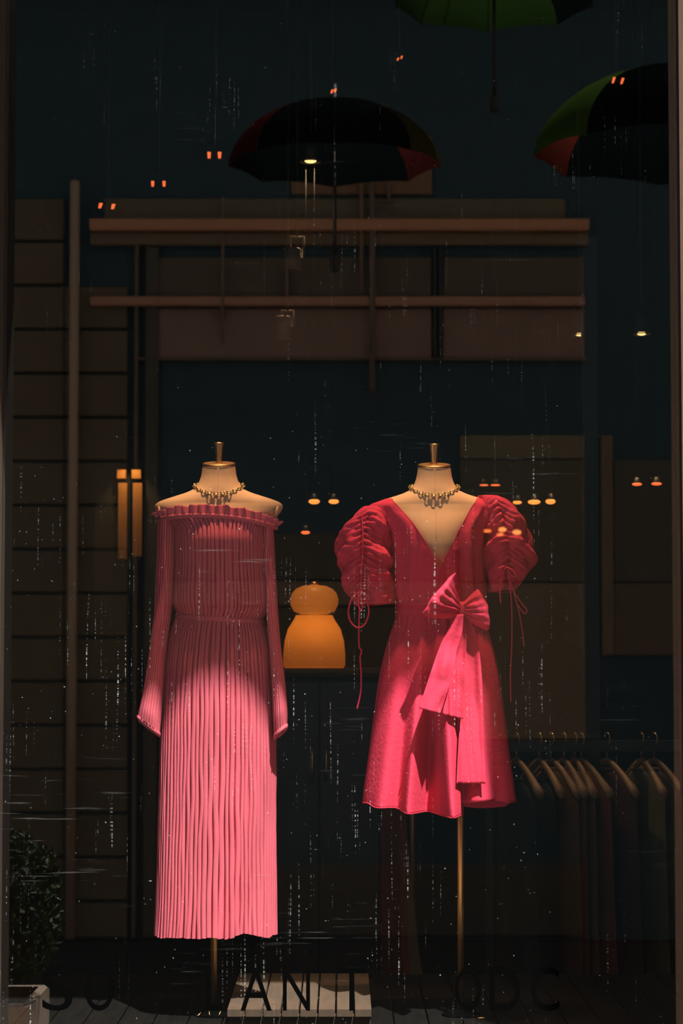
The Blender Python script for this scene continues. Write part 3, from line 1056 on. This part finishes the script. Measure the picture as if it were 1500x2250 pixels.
# ------------------------------------------------------------------ lamps of the shop
M['lamp_body'] = mat('lamp_housing', (0.16, 0.12, 0.09), 0.5)
M['lamp_dark'] = mat('lamp_dark', (0.02, 0.02, 0.02), 0.5)
M['glow_red'] = mat('hot_orange_lamp', (0.3, 0.05, 0.02), 0.5, emit=(1.0, 0.16, 0.04), estr=1.3)
M['glow_amber'] = mat('amber_lamp', (0.4, 0.2, 0.05), 0.5, emit=(1.0, 0.30, 0.05), estr=1.5)
M['glow_warm'] = mat('warm_lamp', (0.5, 0.4, 0.2), 0.5, emit=(1.0, 0.62, 0.22), estr=2.2)
LY = 2.4
CEIL = 4.5


def spot_light(parent_name, loc, target, energy, color, size_deg, blend=0.6, rad=0.03):
    d = bpy.data.lights.new(parent_name, 'SPOT')
    o = bpy.data.objects.new(parent_name, d)
    col.objects.link(o)
    o.location = loc
    o.rotation_euler = (Vector(target) - Vector(loc)).to_track_quat('-Z', 'Y').to_euler()
    d.energy = energy
    d.color = color
    d.spot_size = math.radians(size_deg)
    d.spot_blend = blend
    d.shadow_soft_size = rad
    return o


# two can spotlights above the window that light the dress forms
for px, lab in ((470, 'black can spotlight above the pleated dress'), (950, 'black can spotlight above the wrap dress')):
    lx = PX(px, DY) + 0.05
    L0 = Vector((lx, 0.27, 3.78))
    tgt = Vector((PX(px, DY), DY - 0.06, PZ(1092 if px < 700 else 1115, DY)))
    dirv = (tgt - L0).normalized()
    t = thing('can_spotlight', (lx, 0.27, 3.78), lab, 'spotlight', 'window spotlights')
    mesh('housing', *tube([L0 - dirv * 0.16, L0 - dirv * 0.02], 0.045, 20), M['lamp_dark'], t)
    mesh('stem', *tube([L0 - dirv * 0.12, L0 - dirv * 0.12 + Vector((0, 0.02, 0.3)), Vector((lx, 0.31, CEIL - 0.001))], 0.01, 8), M['lamp_dark'], t)
    spot_light('spot', L0, tgt, 240, (1.0, 0.62, 0.36), 18 if px < 700 else 25, 1.0, 0.03)


def twin(lamps, label, mt='glow_red', w=8, h=14, slant=0.0):
    """a ceiling fitting with two small glowing lamp heads"""
    (xa, ya), (xb, yb) = lamps
    a, b = P(xa, ya, LY), P(xb, yb, LY)
    mid = (a + b) / 2
    root = thing('twin_spotlight', (mid.x, LY + 0.05, mid.z), label, 'spotlight', 'twin spotlights under the shop ceiling')
    k = FPX / (LY - CAM_Y)
    mesh('stem', *tube([(mid.x, LY + 0.06, mid.z + 0.05), (mid.x, LY + 0.06, CEIL - 0.001)], 0.007, 8), M['lamp_dark'], root)
    mesh('crossbar', *box(min(a.x, b.x) - 0.01, max(a.x, b.x) + 0.01, LY + 0.05, LY + 0.07, mid.z + 0.03, mid.z + 0.05), M['lamp_dark'], root, smooth=False)
    for q in (a, b):
        W_, H_ = w / k, h / k
        hd = mesh('lamp_head', *tube([(q.x, LY + 0.01, q.z), (q.x, LY + 0.09, q.z + 0.03)], [max(W_, H_) * 0.72, max(W_, H_) * 0.6], 14), M['lamp_dark'], root)
        v, f = loft([[(q.x + (sx * W_ / 2 * (0.75 if sz < 0 else 1.0)) + sz * slant / k, LY + 0.009 - dy, q.z + sz * H_ / 2) for sx, sz in ((-1, -1), (-.2, -1.05), (1, -1), (1, 1), (-.1, 1.05), (-1, 1))] for dy in (0, 0.004)], True, True, True)
        mesh('lens', v, f, M[mt], hd, smooth=False)
    return root


twin([(459, 340), (482, 340)], 'twin orange spotlights up above the pleated dress peg')
twin([(335, 403), (360, 403)], 'twin orange spotlights between the pleated-dress pair and the lowest pair', w=7, h=12)
twin([(220, 451), (248, 453)], 'lowest twin orange spotlights near the downpipe', w=8, h=11, slant=1.5)
twin([(874, 129), (882, 125)], 'tiny topmost twin orange spotlights', w=4, h=6, slant=1)
twin([(729, 200), (736, 198)], 'tiny twin red spotlights above the hanging umbrella', w=5, h=8, slant=1.5)
twin([(1348, 175), (1367, 177)], 'twin orange spotlights in the upper corner by the stone edge', w=6, h=13, slant=2)


def pendant(px, py, w, h, label, mt, Y=LY, group='small glowing pendant lamps'):
    c = P(px, py, Y)
    k = FPX / (Y - CAM_Y)
    r, hh = w / 2 / k, h / 2 / k
    root = thing('pendant_lamp', (c.x, Y, c.z), label, 'lamp', group)
    mesh('cord', *tube([(c.x, Y, c.z + hh + 0.02), (c.x, Y, CEIL - 0.001)], 0.0012, 6), M['black'], root)
    mesh('cap', *lathe([(0.0, hh * 0.9 + 0.02), (0.008, hh * .9 + 0.02), (0.012, hh * .9 + 0.004), (r * 0.7, hh * 0.75), (0.0, hh * 0.7)], (c.x, Y, c.z), 20, False), M['lamp_dark'], root)
    prof = [(0.0, -hh)] + [(r * math.sin(PI * j / 8), -hh * math.cos(PI * j / 8)) for j in range(1, 8)] + [(0.0, hh)]
    mesh('bulb', *lathe(prof, (c.x, Y, c.z), 24, False), M[mt], root)
    return root


for (px, py, w, h, lab, mt) in (
        (690, 1102, 25, 12, 'amber pendant lamp beside the sleeve of the pleated dress, first of two', 'glow_amber'),
        (733, 1102, 23, 11, 'amber pendant lamp between both dresses, second of two', 'glow_amber'),
        (671, 1170, 20, 8, 'dim flat orange pendant lamp under the two amber ones', 'glow_red'),
        (1063, 1066, 20, 4, 'thin orange pendant lamp just above the gathered shoulder', 'glow_red'),
        (1088, 1066, 22, 4, 'thin orange pendant lamp, second above the gathered shoulder', 'glow_red'),
        (1136, 1104, 20, 8, 'pale amber pendant lamp touching the puffed shoulder', 'glow_amber'),
        (1173, 1103, 28, 11, 'wide amber pendant lamp, middle of three beside the puffed sleeve', 'glow_amber'),
        (1209, 1102, 22, 12, 'round amber pendant lamp, outermost of three beside the puffed sleeve', 'glow_amber'),
        (1399, 1064, 22, 7, 'orange pendant lamp near the dark post, first of two', 'glow_red'),
        (1442, 1063, 23, 7, 'orange pendant lamp nearest the stone edge', 'glow_red')):
    pendant(px, py, w, h, lab, mt)

# bulkhead lights across the street that show in the pane over the puffed sleeve
for (px, py, w, h, mt, lab) in ((1071, 1166, 17, 7, 'glow_red', 'thin orange oval light over the puffed sleeve, nearest the neckline'), (1104, 1163, 18, 10, 'glow_amber', 'round orange light over the middle of the puffed sleeve, upper one'), (1099, 1174, 16, 6, 'glow_red', 'thin red oval light just under the round orange one'), (1136, 1169, 19, 11, 'glow_amber', 'round orange light at the outer edge of the puffed sleeve')):
    c = P(px, py, VY - 0.1)
    k = FPX / (VY - 0.1 - CAM_Y)
    t = thing('bulkhead_light', (c.x, FY, c.z), lab, 'lamp', 'oval lights reflected over the sleeve')
    mesh('base', *box(c.x - w / k * .3, c.x + w / k * .3, FY + 0.0005, FY + 0.06, c.z - h / k * .3, c.z + h / k * .3), M['lamp_dark'], t, smooth=False)
    r, hh = w / 2 / k, h / 2 / k
    v, f = lathe([(0.0, -1)] + [(math.sin(PI * j / 8), -math.cos(PI * j / 8)) for j in range(1, 8)] + [(0.0, 1)], (0, 0, 0), 20, False)
    key = 'street_' + mt
    if key not in M:
        M[key] = mat(key, (0.4, 0.2, 0.1), 0.5, emit=(1.0, 0.20, 0.04) if mt == 'glow_red' else (1.0, 0.30, 0.06), estr=9.0)
    mesh('lens', [(c.x + q[0] * r, FY + 0.075 + q[1] * 0.03, c.z + q[2] * hh) for q in v], f, M[key], t)


# can lights on brackets and lit downlights
def can_light(px0, px1, py0, py1, arm, label, Y=2.2):
    a, b = P(px0, py1, Y), P(px1, py0, Y)
    xc, r = (a.x + b.x) / 2, (b.x - a.x) / 2
    h = b.z - a.z
    root = thing('bracket_spotlight', (xc, Y, b.z), label, 'spotlight', 'can spotlights on brackets')
    mesh('housing', *lathe([(0.0, h), (r * .92, h), (r, h * .96), (r, h * .80), (r * .985, h * .79), (r, h * .78), (r, 0.0), (r * .93, 0.0), (r * .90, h * .25), (0.0, h * .25)], (xc, Y, a.z), 28, False), M['lamp_body'], root)
    mesh('rim', *lathe([(r * .9, 0.0), (r * 1.02, 0.0), (r * 1.02, h * .03), (r * .9, h * .03), (r * .9, 0.0)], (xc, Y, a.z), 28, False), M['brass'], root)
    k = FPX / (Y - CAM_Y)
    pts = [(xc + r * 1.02, Y, a.z + h * .55), (xc + r * 1.28, Y, a.z + h * .55), (xc + r * 1.28, Y, b.z + arm / k), (xc - r * .2, Y, b.z + arm / k), (xc - r * .2, Y, b.z - 0.002)]
    mesh('bracket', *tube(pts, 0.005, 8), M['lamp_body'], root)
    mesh('stem', *tube([(xc + r * .6, Y, b.z + arm / k), (xc + r * .6, Y, CEIL - 0.001)], 0.005, 8), M['lamp_dark'], root)
    return root


can_light(622, 661, 546, 592, 26, 'dim can spotlight with square bracket, upper of two')
can_light(605, 639, 695, 747, 12, 'dim can spotlight on angled bracket, lower of two')
for (px, py, w, h, lab) in ((682, 354, 26, 8, 'lit ceiling downlight with rim beside the umbrella handle'), (1273, 735, 17, 7, 'lit warm downlight beside the dark post'), (1409, 733, 20, 8, 'lit warm downlight nearest the stone edge')):
    c = P(px, py, LY)
    k = FPX / (LY - CAM_Y)
    r = w / k
    t = thing('downlight', (c.x, LY, c.z), lab, 'downlight', 'lit downlights on stems')
    mesh('housing', *lathe([(0.0, 0.10), (r * .7, 0.10), (r * .95, 0.05), (r * .95, 0.0), (r * .88, 0.0), (r * .8, 0.03), (0.0, 0.03)], (c.x, LY, c.z + 0.002), 28, False), M['lamp_dark'], t)
    mesh('ring', *lathe([(r * .86, 0), (r * .97, 0), (r * .97, .004), (r * .86, .004), (r * .86, 0)], (c.x, LY, c.z - 0.004), 28, False), M['lamp_body'], t)
    prof = [(0.0, -h / 2 / k)] + [(w / 2 / k * math.sin(PI * j / 8), -h / 2 / k * math.cos(PI * j / 8)) for j in range(1, 8)] + [(0.0, h / 2 / k)]
    mesh('bulb', *lathe(prof, (c.x, LY, c.z), 24, False), M['glow_warm'], t)
    mesh('stem', *tube([(c.x, LY, c.z + 0.1), (c.x, LY, CEIL - 0.001)], 0.006, 8), M['lamp_dark'], t)
    spot_light('spot', (c.x, LY, c.z - 0.02), (c.x, LY - 0.5, c.z - 1.6), 48 if px < 700 else 17, (1.0, 0.62, 0.3), 80, 0.6, 0.02)

# ------------------------------------------------------------------ amber lamp on its cabinet
AY = 2.2
kA = FPX / (AY - CAM_Y)
ax_ = PX(690, AY)
zt_ = PZ(1468, AY)
cab = thing('cabinet', (ax_ + 0.02, AY, 0.1), 'dark cabinet carrying the amber lamp', 'cabinet')
mesh('cabinet_body', *box(ax_ - 0.20, ax_ + 0.24, AY - 0.16, AY + 0.2, 0.16, zt_ - 0.03), M['black'], cab, smooth=False)
mesh('top', *box(ax_ - 0.215, ax_ + 0.255, AY - 0.175, AY + 0.215, zt_ - 0.03, zt_), M['bar'], cab, smooth=False)
for x0, x1 in ((-0.19, 0.015), (0.025, 0.23)):
    d_ = mesh('door', *cbox(0, x1 - x0, 0, 0.001, 0, 0.001) if False else box(ax_ + x0, ax_ + x1, AY - 0.172, AY - 0.16, 0.2, zt_ - 0.05), M['bar'], cab, smooth=False)
    mesh('handle', *tube([(ax_ + (x1 if x0 < 0 else x0) + (-0.02 if x0 < 0 else 0.02), AY - 0.18, zt_ - 0.4), (ax_ + (x1 if x0 < 0 else x0) + (-0.02 if x0 < 0 else 0.02), AY - 0.18, zt_ - 0.28)], 0.005, 8), M['brass'], d_)
for dx in (-0.18, 0.22):
    for dy in (-0.14, 0.18):
        mesh('leg', *tube([(ax_ + dx, AY + dy, 0.1), (ax_ + dx, AY + dy, 0.165)], 0.014, 10), M['bar'], cab)
M['amber_glass'] = mat('amber_glass_shade', (0.55, 0.26, 0.07), 0.35, var=0.1, trans=0.7)
M['amber_bell'] = mat('amber_lit_bell', (0.6, 0.24, 0.05), 0.4, var=0.1, trans=0.75)
lamp = thing('table_lamp', (ax_, AY, zt_), 'glowing amber mushroom table lamp with squat globe on a bell', 'lamp')
q = 1 / kA
bell = [(0.0, 0), (64 * q, 0), (68 * q, 6 * q), (68 * q, 30 * q), (65 * q, 60 * q), (58 * q, 85 * q), (46 * q, 104 * q), (40 * q, 116 * q), (0.0, 116 * q)]
mesh('bell', *lathe(bell, (ax_, AY, zt_), 40, False), M['amber_bell'], lamp)
globe = [(0.0, 118 * q), (30 * q, 118 * q), (45 * q, 124 * q), (52 * q, 138 * q), (53 * q, 151 * q), (49 * q, 164 * q), (40 * q, 174 * q), (26 * q, 180 * q), (10 * q, 182 * q), (0.0, 182 * q)]
mesh('globe', *lathe(globe, (ax_, AY, zt_), 40, False), M['amber_glass'], lamp)
mesh('knob', *lathe([(0.0, 181 * q), (9 * q, 181 * q), (9 * q, 186 * q), (5 * q, 189 * q), (0, 190 * q)], (ax_, AY, zt_), 16, False), M['brass'], lamp)

for zz, en, nm in ((zt_ + 72 * q, 0.42, 'bulb_light'), (zt_ + 148 * q, 0.14, 'bulb_light')):
    ld = bpy.data.lights.new(nm, 'POINT')
    lo = bpy.data.objects.new(nm, ld)
    col.objects.link(lo)
    lo.location = (ax_, AY - 0.02, zz)
    ld.energy = en
    ld.color = (1.0, 0.60, 0.25)
    ld.shadow_soft_size = 0.012

# ------------------------------------------------------------------ doors at the back with amber pulls
BY = 4.0
HY = 3.85
dd = thing('door_1', (PX(285, HY), HY, 0.1))
tag(dd, 'dark double door with pale wooden pulls', kind='structure')
for x0, x1 in ((205, 284), (287, 366)):
    a, b = PX(x0, HY), PX(x1, HY)
    leaf = mesh('door_leaf', *box(a, b, HY, HY + 0.05, 0.1, PZ(900, HY)), M['inwall'], dd, smooth=False)
    hx0, hx1 = (257, 276) if x0 < 250 else (289, 309)
    for y0, y1 in ((1032, 1051), (1061, 1228 if x0 < 250 else 1222)):
        p0, p1 = P(hx0 + (0 if y0 < 1050 else 2), y1, HY - 0.05), P(hx1 + (0 if y0 < 1050 else 3), y0, HY - 0.05)
        mesh('door_pull', *cbox(p0.x, p1.x, HY - 0.01, HY - 0.05, p0.z, p1.z, 0.002) if False else box(p0.x, p1.x, HY - 0.05, HY - 0.001, p0.z, p1.z), M['wood_amber'], leaf, smooth=False)
# hooded light added over the door pulls to brighten them
sp = thing('added_pull_light', (PX(285, HY), HY, PZ(960, HY)), 'small dark light added above the wooden door pulls to brighten them', 'lamp')
mesh('hood', *tube([(PX(262, HY), HY - 0.16, PZ(962, HY)), (PX(308, HY), HY - 0.16, PZ(962, HY))], 0.014, 12), M['lamp_dark'], sp)
mesh('arm', *tube([(PX(285, HY), HY - 0.16, PZ(962, HY)), (PX(285, HY), HY - 0.06, PZ(958, HY)), (PX(285, HY), HY - 0.001, PZ(962, HY))], 0.005, 8), M['lamp_dark'], sp)
spot_light('spot', (PX(285, HY), HY - 0.16, PZ(962, HY) - 0.02), (PX(285, HY), HY - 0.04, PZ(1130, HY)), 5.0, (1.0, 0.55, 0.2), 60, 0.5, 0.01)


# ------------------------------------------------------------------ clothes rails
def garment_mesh(w, h, flare, seed, thick=0.05):
    """hanging garment, local: hook point at origin, hangs along -z, shoulder line along x"""
    rows = []
    n = 56
    for r in range(40):
        u = r / 39.0
        z = -0.095 - h * u
        if u < 0.10:
            hw = 0.05 + (w - 0.05) * (u / 0.10) ** 0.75
            z = -0.095 - 0.75 * h * 0.10 * (u / 0.10) * 1.2
            tb = 0.022 + (thick - 0.022) * (u / 0.1)
        else:
            hw = w + flare * (u - 0.1) ** 1.2
            tb = thick * (1 + 0.3 * u)
        ring = []
        for k in range(n):
            t = 2 * PI * k / n
            d = (0.012 * u * math.sin(t * 6 + seed + 2 * nz(t, seed)) + 0.010 * nz(t * 2, u * 3, seed)) * min(1.0, thick / 0.04)
            d *= min(1, u * 6)
            c, s_ = math.cos(t), math.sin(t)
            ring.append(((hw + d) * math.copysign(abs(c) ** 0.8, c), (tb + d) * s_, z))
        rows.append(ring)
    return loft(rows, True, True, False)


def hanger_parts(root):
    bar = []
    for k in range(21):
        s_ = -1 + k / 10.0
        bar.append((s_ * 0.205, 0.0, -0.088 - 0.105 * abs(s_) ** 1.35 + (0.010 * math.cos(s_ * PI / 2))))
    rings = []
    for i, p_ in enumerate(bar):
        s_ = abs(-1 + i / 10.0)
        hh, tt = 0.013 + 0.006 * s_ ** 3, 0.008 + 0.012 * s_ ** 2
        if s_ > 0.99: hh *= 0.6; tt *= 0.6
        rings.append([(p_[0], tt * math.cos(2 * PI * k / 12), p_[2] + hh * math.sin(2 * PI * k / 12)) for k in range(12)])
    mesh('arms', *loft(rings, True, True, True), M['hanger'], root, local=True)
    hook = [(0, 0, -0.08), (0, 0, -0.045)] + [(0.022 * math.sin(t) , 0, -0.003 - 0.022 * math.cos(t) + 0.0) for t in [PI * (0.05 + 0.115 * k) for k in range(11)]]
    mesh('hook', *tube(hook, 0.0018, 6), M['gold'], root, local=True)


gm = {}
for nm, c in (('umber', (0.15, 0.08, 0.045)), ('ink', (0.02, 0.022, 0.026)), ('olive', (0.13, 0.11, 0.055)), ('rust', (0.18, 0.05, 0.03)), ('plum', (0.08, 0.03, 0.035)), ('grey', (0.10, 0.10, 0.10))):
    gm[nm] = mat('cloth_' + nm, c, 0.9, var=0.15, scale=12, bump=0.3, bscale=120, spec=0.1)

RY = 1.85
rack = thing('clothes_rail', (PX(1240, RY), RY, 0.1), 'black steel clothes rail with wooden hangers behind the wrap dress', 'clothes rail')
zb = PZ(1639, RY)
mesh('bar', *box(PX(1120, RY), PX(1560, RY), RY - 0.014, RY + 0.014, PZ(1651, RY), PZ(1627, RY)), M['bar'], rack, smooth=False)
for xx in (1302, 1560):
    mesh('post', *box(PX(xx - 17, RY), PX(xx + 17, RY), RY + 0.02, RY + 0.06, 0.1, 3.1), M['bar'], rack, smooth=False)
mesh('post', *box(PX(1068, RY), PX(1082, RY), RY + 0.02, RY + 0.05, 0.1, zb), M['bar'], rack, smooth=False)
mesh('cross_rail', *box(PX(1068, RY), PX(1577, RY), RY + 0.016, RY + 0.03, zb - 0.015, zb + 0.015), M['bar'], rack, smooth=False)

hang0 = None
slots = [(1134, 'ink', 62, 'wooden hanger nearest the wrap dress hem', 'black garment on the hanger nearest the wrap dress'),
         (1184, 'ink', 64, 'wooden hanger with bare pale end, second along the rail', 'black garment on the second hanger along the rail'),
         (1210, 'umber', 60, 'wooden hanger, third along the rail', 'brown garment on the third hanger along the rail'),
         (1238, 'rust', 66, 'wooden hanger, fourth along the rail', 'rusty brown garment on the fourth hanger along the rail'),
         (1262, 'umber', 68, 'wooden hanger just before the dark post', 'brown garment just before the dark post'),
         (1276, 'rust', 58, 'wooden hanger tucked against the dark post', 'rust garment tucked against the dark post'),
         (1332, 'plum', 58, 'wooden hanger just past the dark post', 'plum black garment just past the dark post'),
         (1408, 'olive', 66, 'wooden hanger in the far bay, second past the post', 'olive garment in the far bay, second past the post'),
         (1436, 'umber', 58, 'wooden hanger nearest the stone edge', 'brown long coat nearest the stone edge')]
for i, (px, cn, ang, lab, glab) in enumerate(slots):
    z_h = PZ(1622, RY)
    if hang0 is None:
        h = thing('clothes_hanger', (PX(px, RY), RY, z_h), lab, 'hanger', 'wooden hangers on the black rail')
        hanger_parts(h)
        hang0 = h
    else:
        h = copy_tree(hang0)
        h.location = (PX(px, RY), RY, z_h)
        h['label'] = lab
    h.rotation_euler = (0, 0, math.radians(-(ang + 8)))
    tw = 0.15 if cn == 'ink' else 0.205
    v, f = garment_mesh(tw, (0.95, 0.82, 1.0, 0.9)[i % 4], 0.05, i * 1.3, 0.014)
    g = thing('hanging_garment', (PX(px, RY), RY, z_h), glab, 'garment', 'garments on the black rail', rotz=math.radians(-(ang + 8)))
    v = [(a, b, c - (0.05 if cn == 'ink' else 0.012)) for a, b, c in v]
    mesh('garment_body', v, f, gm[cn], g, local=True)
    cv = [(0.052 * math.cos(2 * PI * k / 20), 0.026 * math.sin(2 * PI * k / 20), (-0.145 if cn == 'ink' else -0.108)) for k in range(21)]
    mesh('collar', *tube(cv, 0.006, 6, False), gm[cn], g, local=True)

# brass rail in the middle with coats
MY = 2.75
r2 = thing('clothes_rail', (PX(760, MY), MY, 0.1), 'low brass clothes rail between the two dresses', 'clothes rail')
zm = PZ(1585, MY)
mesh('bar', *tube([(PX(610, MY), MY, zm), (PX(905, MY), MY, zm)], 0.011, 12), M['brass'], r2)
mesh('top_bar', *tube([(PX(780, MY), MY, PZ(1482, MY)), (PX(905, MY), MY, PZ(1482, MY))], 0.009, 12), M['brass'], r2)
for xx in (610, 905):
    mesh('post', *tube([(PX(xx, MY), MY, 0.1), (PX(xx, MY), MY, PZ(1482, MY) if xx > 800 else zm)], 0.010, 12), M['brass'], r2)
mesh('post', *tube([(PX(780, MY), MY, zm), (PX(780, MY), MY, PZ(1482, MY))], 0.008, 12), M['brass'], r2)
for i, (px, cn, ang, lab, glab) in enumerate(((786, 'olive', 20, 'wooden hanger holding the long olive coat', 'long olive coat hanging between the two dresses'),
                                             (650, 'grey', 55, 'wooden hanger holding the grey garment', 'grey garment beside the pleated skirt'),
                                             (685, 'ink', 62, 'wooden hanger holding the black garment under the amber lamp', 'black garment under the amber lamp'),
                                             (835, 'rust', 60, 'wooden hanger holding the rust garment behind the wrap dress', 'rust garment behind the wrap dress hem'))):
    z_h = zm - 0.004
    h = copy_tree(hang0)
    h.location = (PX(px, MY), MY, z_h)
    h['label'] = lab
    h['group'] = 'wooden hangers on the brass rail'
    h.rotation_euler = (0, 0, math.radians(-(ang + 8)))
    v, f = garment_mesh(0.20, 0.98 if cn == 'olive' else 0.85, 0.10 if cn == 'olive' else 0.03, 5 + i, 0.05)
    drop = 0.10 if cn == 'olive' else 0.015
    v = [(a, b, c - drop) for a, b, c in v]
    g = thing('hanging_garment', (PX(px, MY), MY, z_h), glab, 'garment', 'garments on the brass rail', rotz=math.radians(-(ang + 8)))
    mesh('garment_body', v, f, gm[cn], g, local=True)
    mesh('collar', *tube([(0.052 * math.cos(2 * PI * k / 20), 0.03 * math.sin(2 * PI * k / 20), -0.098 - drop) for k in range(21)], 0.007, 6, False), gm[cn], g, local=True)


# ------------------------------------------------------------------ umbrellas hung over the street (they show in the pane)
uc = {}
for nm, c in (('black', (0.003, 0.005, 0.006)), ('red', (0.12, 0.02, 0.012)), ('green', (0.055, 0.115, 0.018)), ('wine', (0.05, 0.009, 0.008)), ('olive', (0.05, 0.05, 0.01)), ('moss', (0.014, 0.034, 0.007)), ('teal', (0.02, 0.04, 0.05))):
    uc[nm] = mat('umbrella_' + nm, c, 1.0, var=0.1, spec=0.0, trans=0.55)
M['ustem'] = mat('umbrella_shaft', (0.012, 0.013, 0.014), 0.5)


def umbrella(px, py_rim, rad, vy, colors, label, tilt=(0, 0), drop=0.40, cable_z=5.6):
    c = P(px, py_rim, vy)
    y = -vy
    loc = Vector((c.x, y, c.z))
    root = thing('hanging_umbrella', loc, label, 'umbrella', 'umbrellas hung over the street')
    root.rotation_euler = (tilt[0], tilt[1], 0)
    hgt = rad * 0.62

    def dome(t, u):
        # u 0 at the tip, 1 at the rim; panels sag between ribs
        seg = 2 * PI / 8
        f = abs(((t / seg) % 1.0) - 0.5) * 2
        rr = rad * math.sin(u * PI / 2 * 0.98) * (1 - 0.055 * (1 - f ** 2) * u)
        zz = hgt * math.cos(u * PI / 2) + 0.03 * (1 - f ** 2) * u * u * rad
        return (rr * math.cos(t), rr * math.sin(t), zz)
    for k in range(8):
        rows = []
        for r in range(11):
            u = max(0.01, r / 10.0)
            rows.append([dome((k + j / 8.0) * 2 * PI / 8, u) for j in range(9)])
        o = mesh('canopy_panel', *loft(rows, False), uc[colors[k]], root, local=True)
        mesh('rib', *tube([Vector(dome(k * 2 * PI / 8, max(0.02, r / 10.0))) - Vector((0, 0, 0.006)) for r in range(11)], 0.003, 5), M['ustem'], root, local=True)
    mesh('shaft', *tube([(0, 0, hgt + 0.08), (0, 0, -drop)], 0.009 * rad / 0.5, 10), M['ustem'], root, local=True)
    mesh('handle', *lathe([(0.0, -drop - .10), (0.016, -drop - .098), (0.024, -drop - .07), (0.023, -drop - .02), (0.012, -drop + .005), (0.0, -drop + .005)], (0, 0, 0), 14, False), M['ustem'], root, local=True)
    mesh('string', *tube([(0, 0, hgt + 0.07), (0, 0, cable_z - loc.z)], 0.0015, 5), M['ustem'], root, local=True)
    return loc


uA = umbrella(735, 366, 0.50, 4.55, ['olive', 'black', 'black', 'wine', 'black', 'black', 'black', 'wine'], 'black umbrella hung by a string with wine panels, above the two dresses')
uB = umbrella(1085, 14, 0.46, 4.4, ['black', 'moss', 'moss', 'moss', 'moss', 'moss', 'moss', 'black'], 'green and black umbrella hung at the very top')
uC = umbrella(1490, 345, 0.70, 4.9, ['black', 'black', 'black', 'green', 'red', 'black', 'black', 'black'], 'large red and green umbrella hung near the stone edge')
for i, u in enumerate((uA, uB, uC)):
    cb = mesh('span_cable', *tube([(u.x, FY + 0.001, 5.6), (u.x, u.y, 5.6), (u.x, (REV - 0.001) if u.x < 1.2 else -1.502, 5.15)], 0.003, 6), M['ustem'], None)
    tag(cb, ('thin cable across the street holding the black umbrella', 'thin cable across the street holding the green umbrella', 'thin cable across the street holding the large red umbrella')[i], 'cable', 'cables across the street')

# ------------------------------------------------------------------ clipped shrub in a planter outside (shows in the pane)
SY = -1.0
pr_ = thing('planter', (-1.17, SY, 0.0), 'pale wooden square planter standing outside the window', 'planter')
M['planter'] = mat('weathered_planter', (0.30, 0.22, 0.16), 0.85, var=0.25, scale=14, stretch=(4, 4, 0.5), bump=0.3)
M['soil'] = mat('soil', (0.02, 0.016, 0.012), 0.95)
zr = PZ(2190, -SY)
x0, x1, y0_, y1_ = -1.45, PX(90, -SY + 0.0), SY - 0.27, SY + 0.22
wv = 0.03
for nm, bb in (('side_board', box(x0, x1, y0_, y0_ + wv, 0.0, zr)), ('side_board', box(x0, x1, y1_ - wv, y1_, 0.0, zr)),
               ('side_board', box(x0, x0 + wv, y0_ + wv, y1_ - wv, 0.0, zr)), ('side_board', box(x1 - wv, x1, y0_ + wv, y1_ - wv, 0.0, zr))):
    mesh(nm, *bb, M['planter'], pr_, smooth=False)
mesh('soil', *box(x0 + wv, x1 - wv, y0_ + wv, y1_ - wv, 0.01, zr - 0.05), M['soil'], pr_, smooth=False)
sh = thing('clipped_shrub', (-1.17, SY, zr - 0.05), 'dark green clipped box shrub in the planter', 'shrub')
M['leaf'] = mat('box_leaf', (0.030, 0.050, 0.012), 0.6, var=0.6, scale=25, spec=0.15)
V, F = [], []
rnd = random.Random(3)
zt2 = PZ(1835, -SY)
for i in range(5200):
    while True:
        p_ = Vector((rnd.uniform(-1, 1), rnd.uniform(-1, 1), rnd.uniform(-1, 1)))
        m_ = (abs(p_.x) ** 3 + abs(p_.y) ** 3 + abs(p_.z) ** 3) ** (1 / 3)
        if 0.72 < m_ < 1.0 + 0.07 * nz(p_.x * 3, p_.y * 3, p_.z * 3): break
    hz_ = (zt2 - (zr - 0.02)) / 2
    c = Vector((-1.165 + p_.x * 0.285, SY + p_.y * 0.26, zr + 0.02 + hz_ + p_.z * hz_ * 0.93))
    L_ = rnd.uniform(0.010, 0.018)
    q_ = Euler((rnd.uniform(0, 6.3), rnd.uniform(0, 6.3), rnd.uniform(0, 6.3))).to_matrix()
    o_ = len(V)
    for a, b, d_ in ((-1, 0, 0), (0, .5, .12), (1, 0, 0), (0, -.5, .12)):
        V.append(c + q_ @ Vector((a * L_, b * L_, d_ * L_)))
    F.append((o_, o_ + 1, o_ + 2, o_ + 3))
fo = mesh('foliage', V, F, M['leaf'], sh, smooth=False)
fo['kind'] = 'stuff'
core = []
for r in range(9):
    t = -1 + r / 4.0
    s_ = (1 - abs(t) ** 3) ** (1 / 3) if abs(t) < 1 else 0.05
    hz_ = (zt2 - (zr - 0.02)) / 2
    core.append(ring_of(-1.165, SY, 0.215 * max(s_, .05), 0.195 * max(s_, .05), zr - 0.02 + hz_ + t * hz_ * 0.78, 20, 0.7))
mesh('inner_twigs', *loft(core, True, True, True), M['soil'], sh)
mesh('stem', *tube([(-1.165, SY, zr - 0.06), (-1.165, SY, zr + 0.1)], 0.018, 8), M['soil'], sh)

for m_ in bpy.data.materials:
    if m_.name.startswith(('hot_orange', 'amber_lamp', 'warm_lamp', 'street_glow')):
        m_.cycles.emission_sampling = 'NONE'
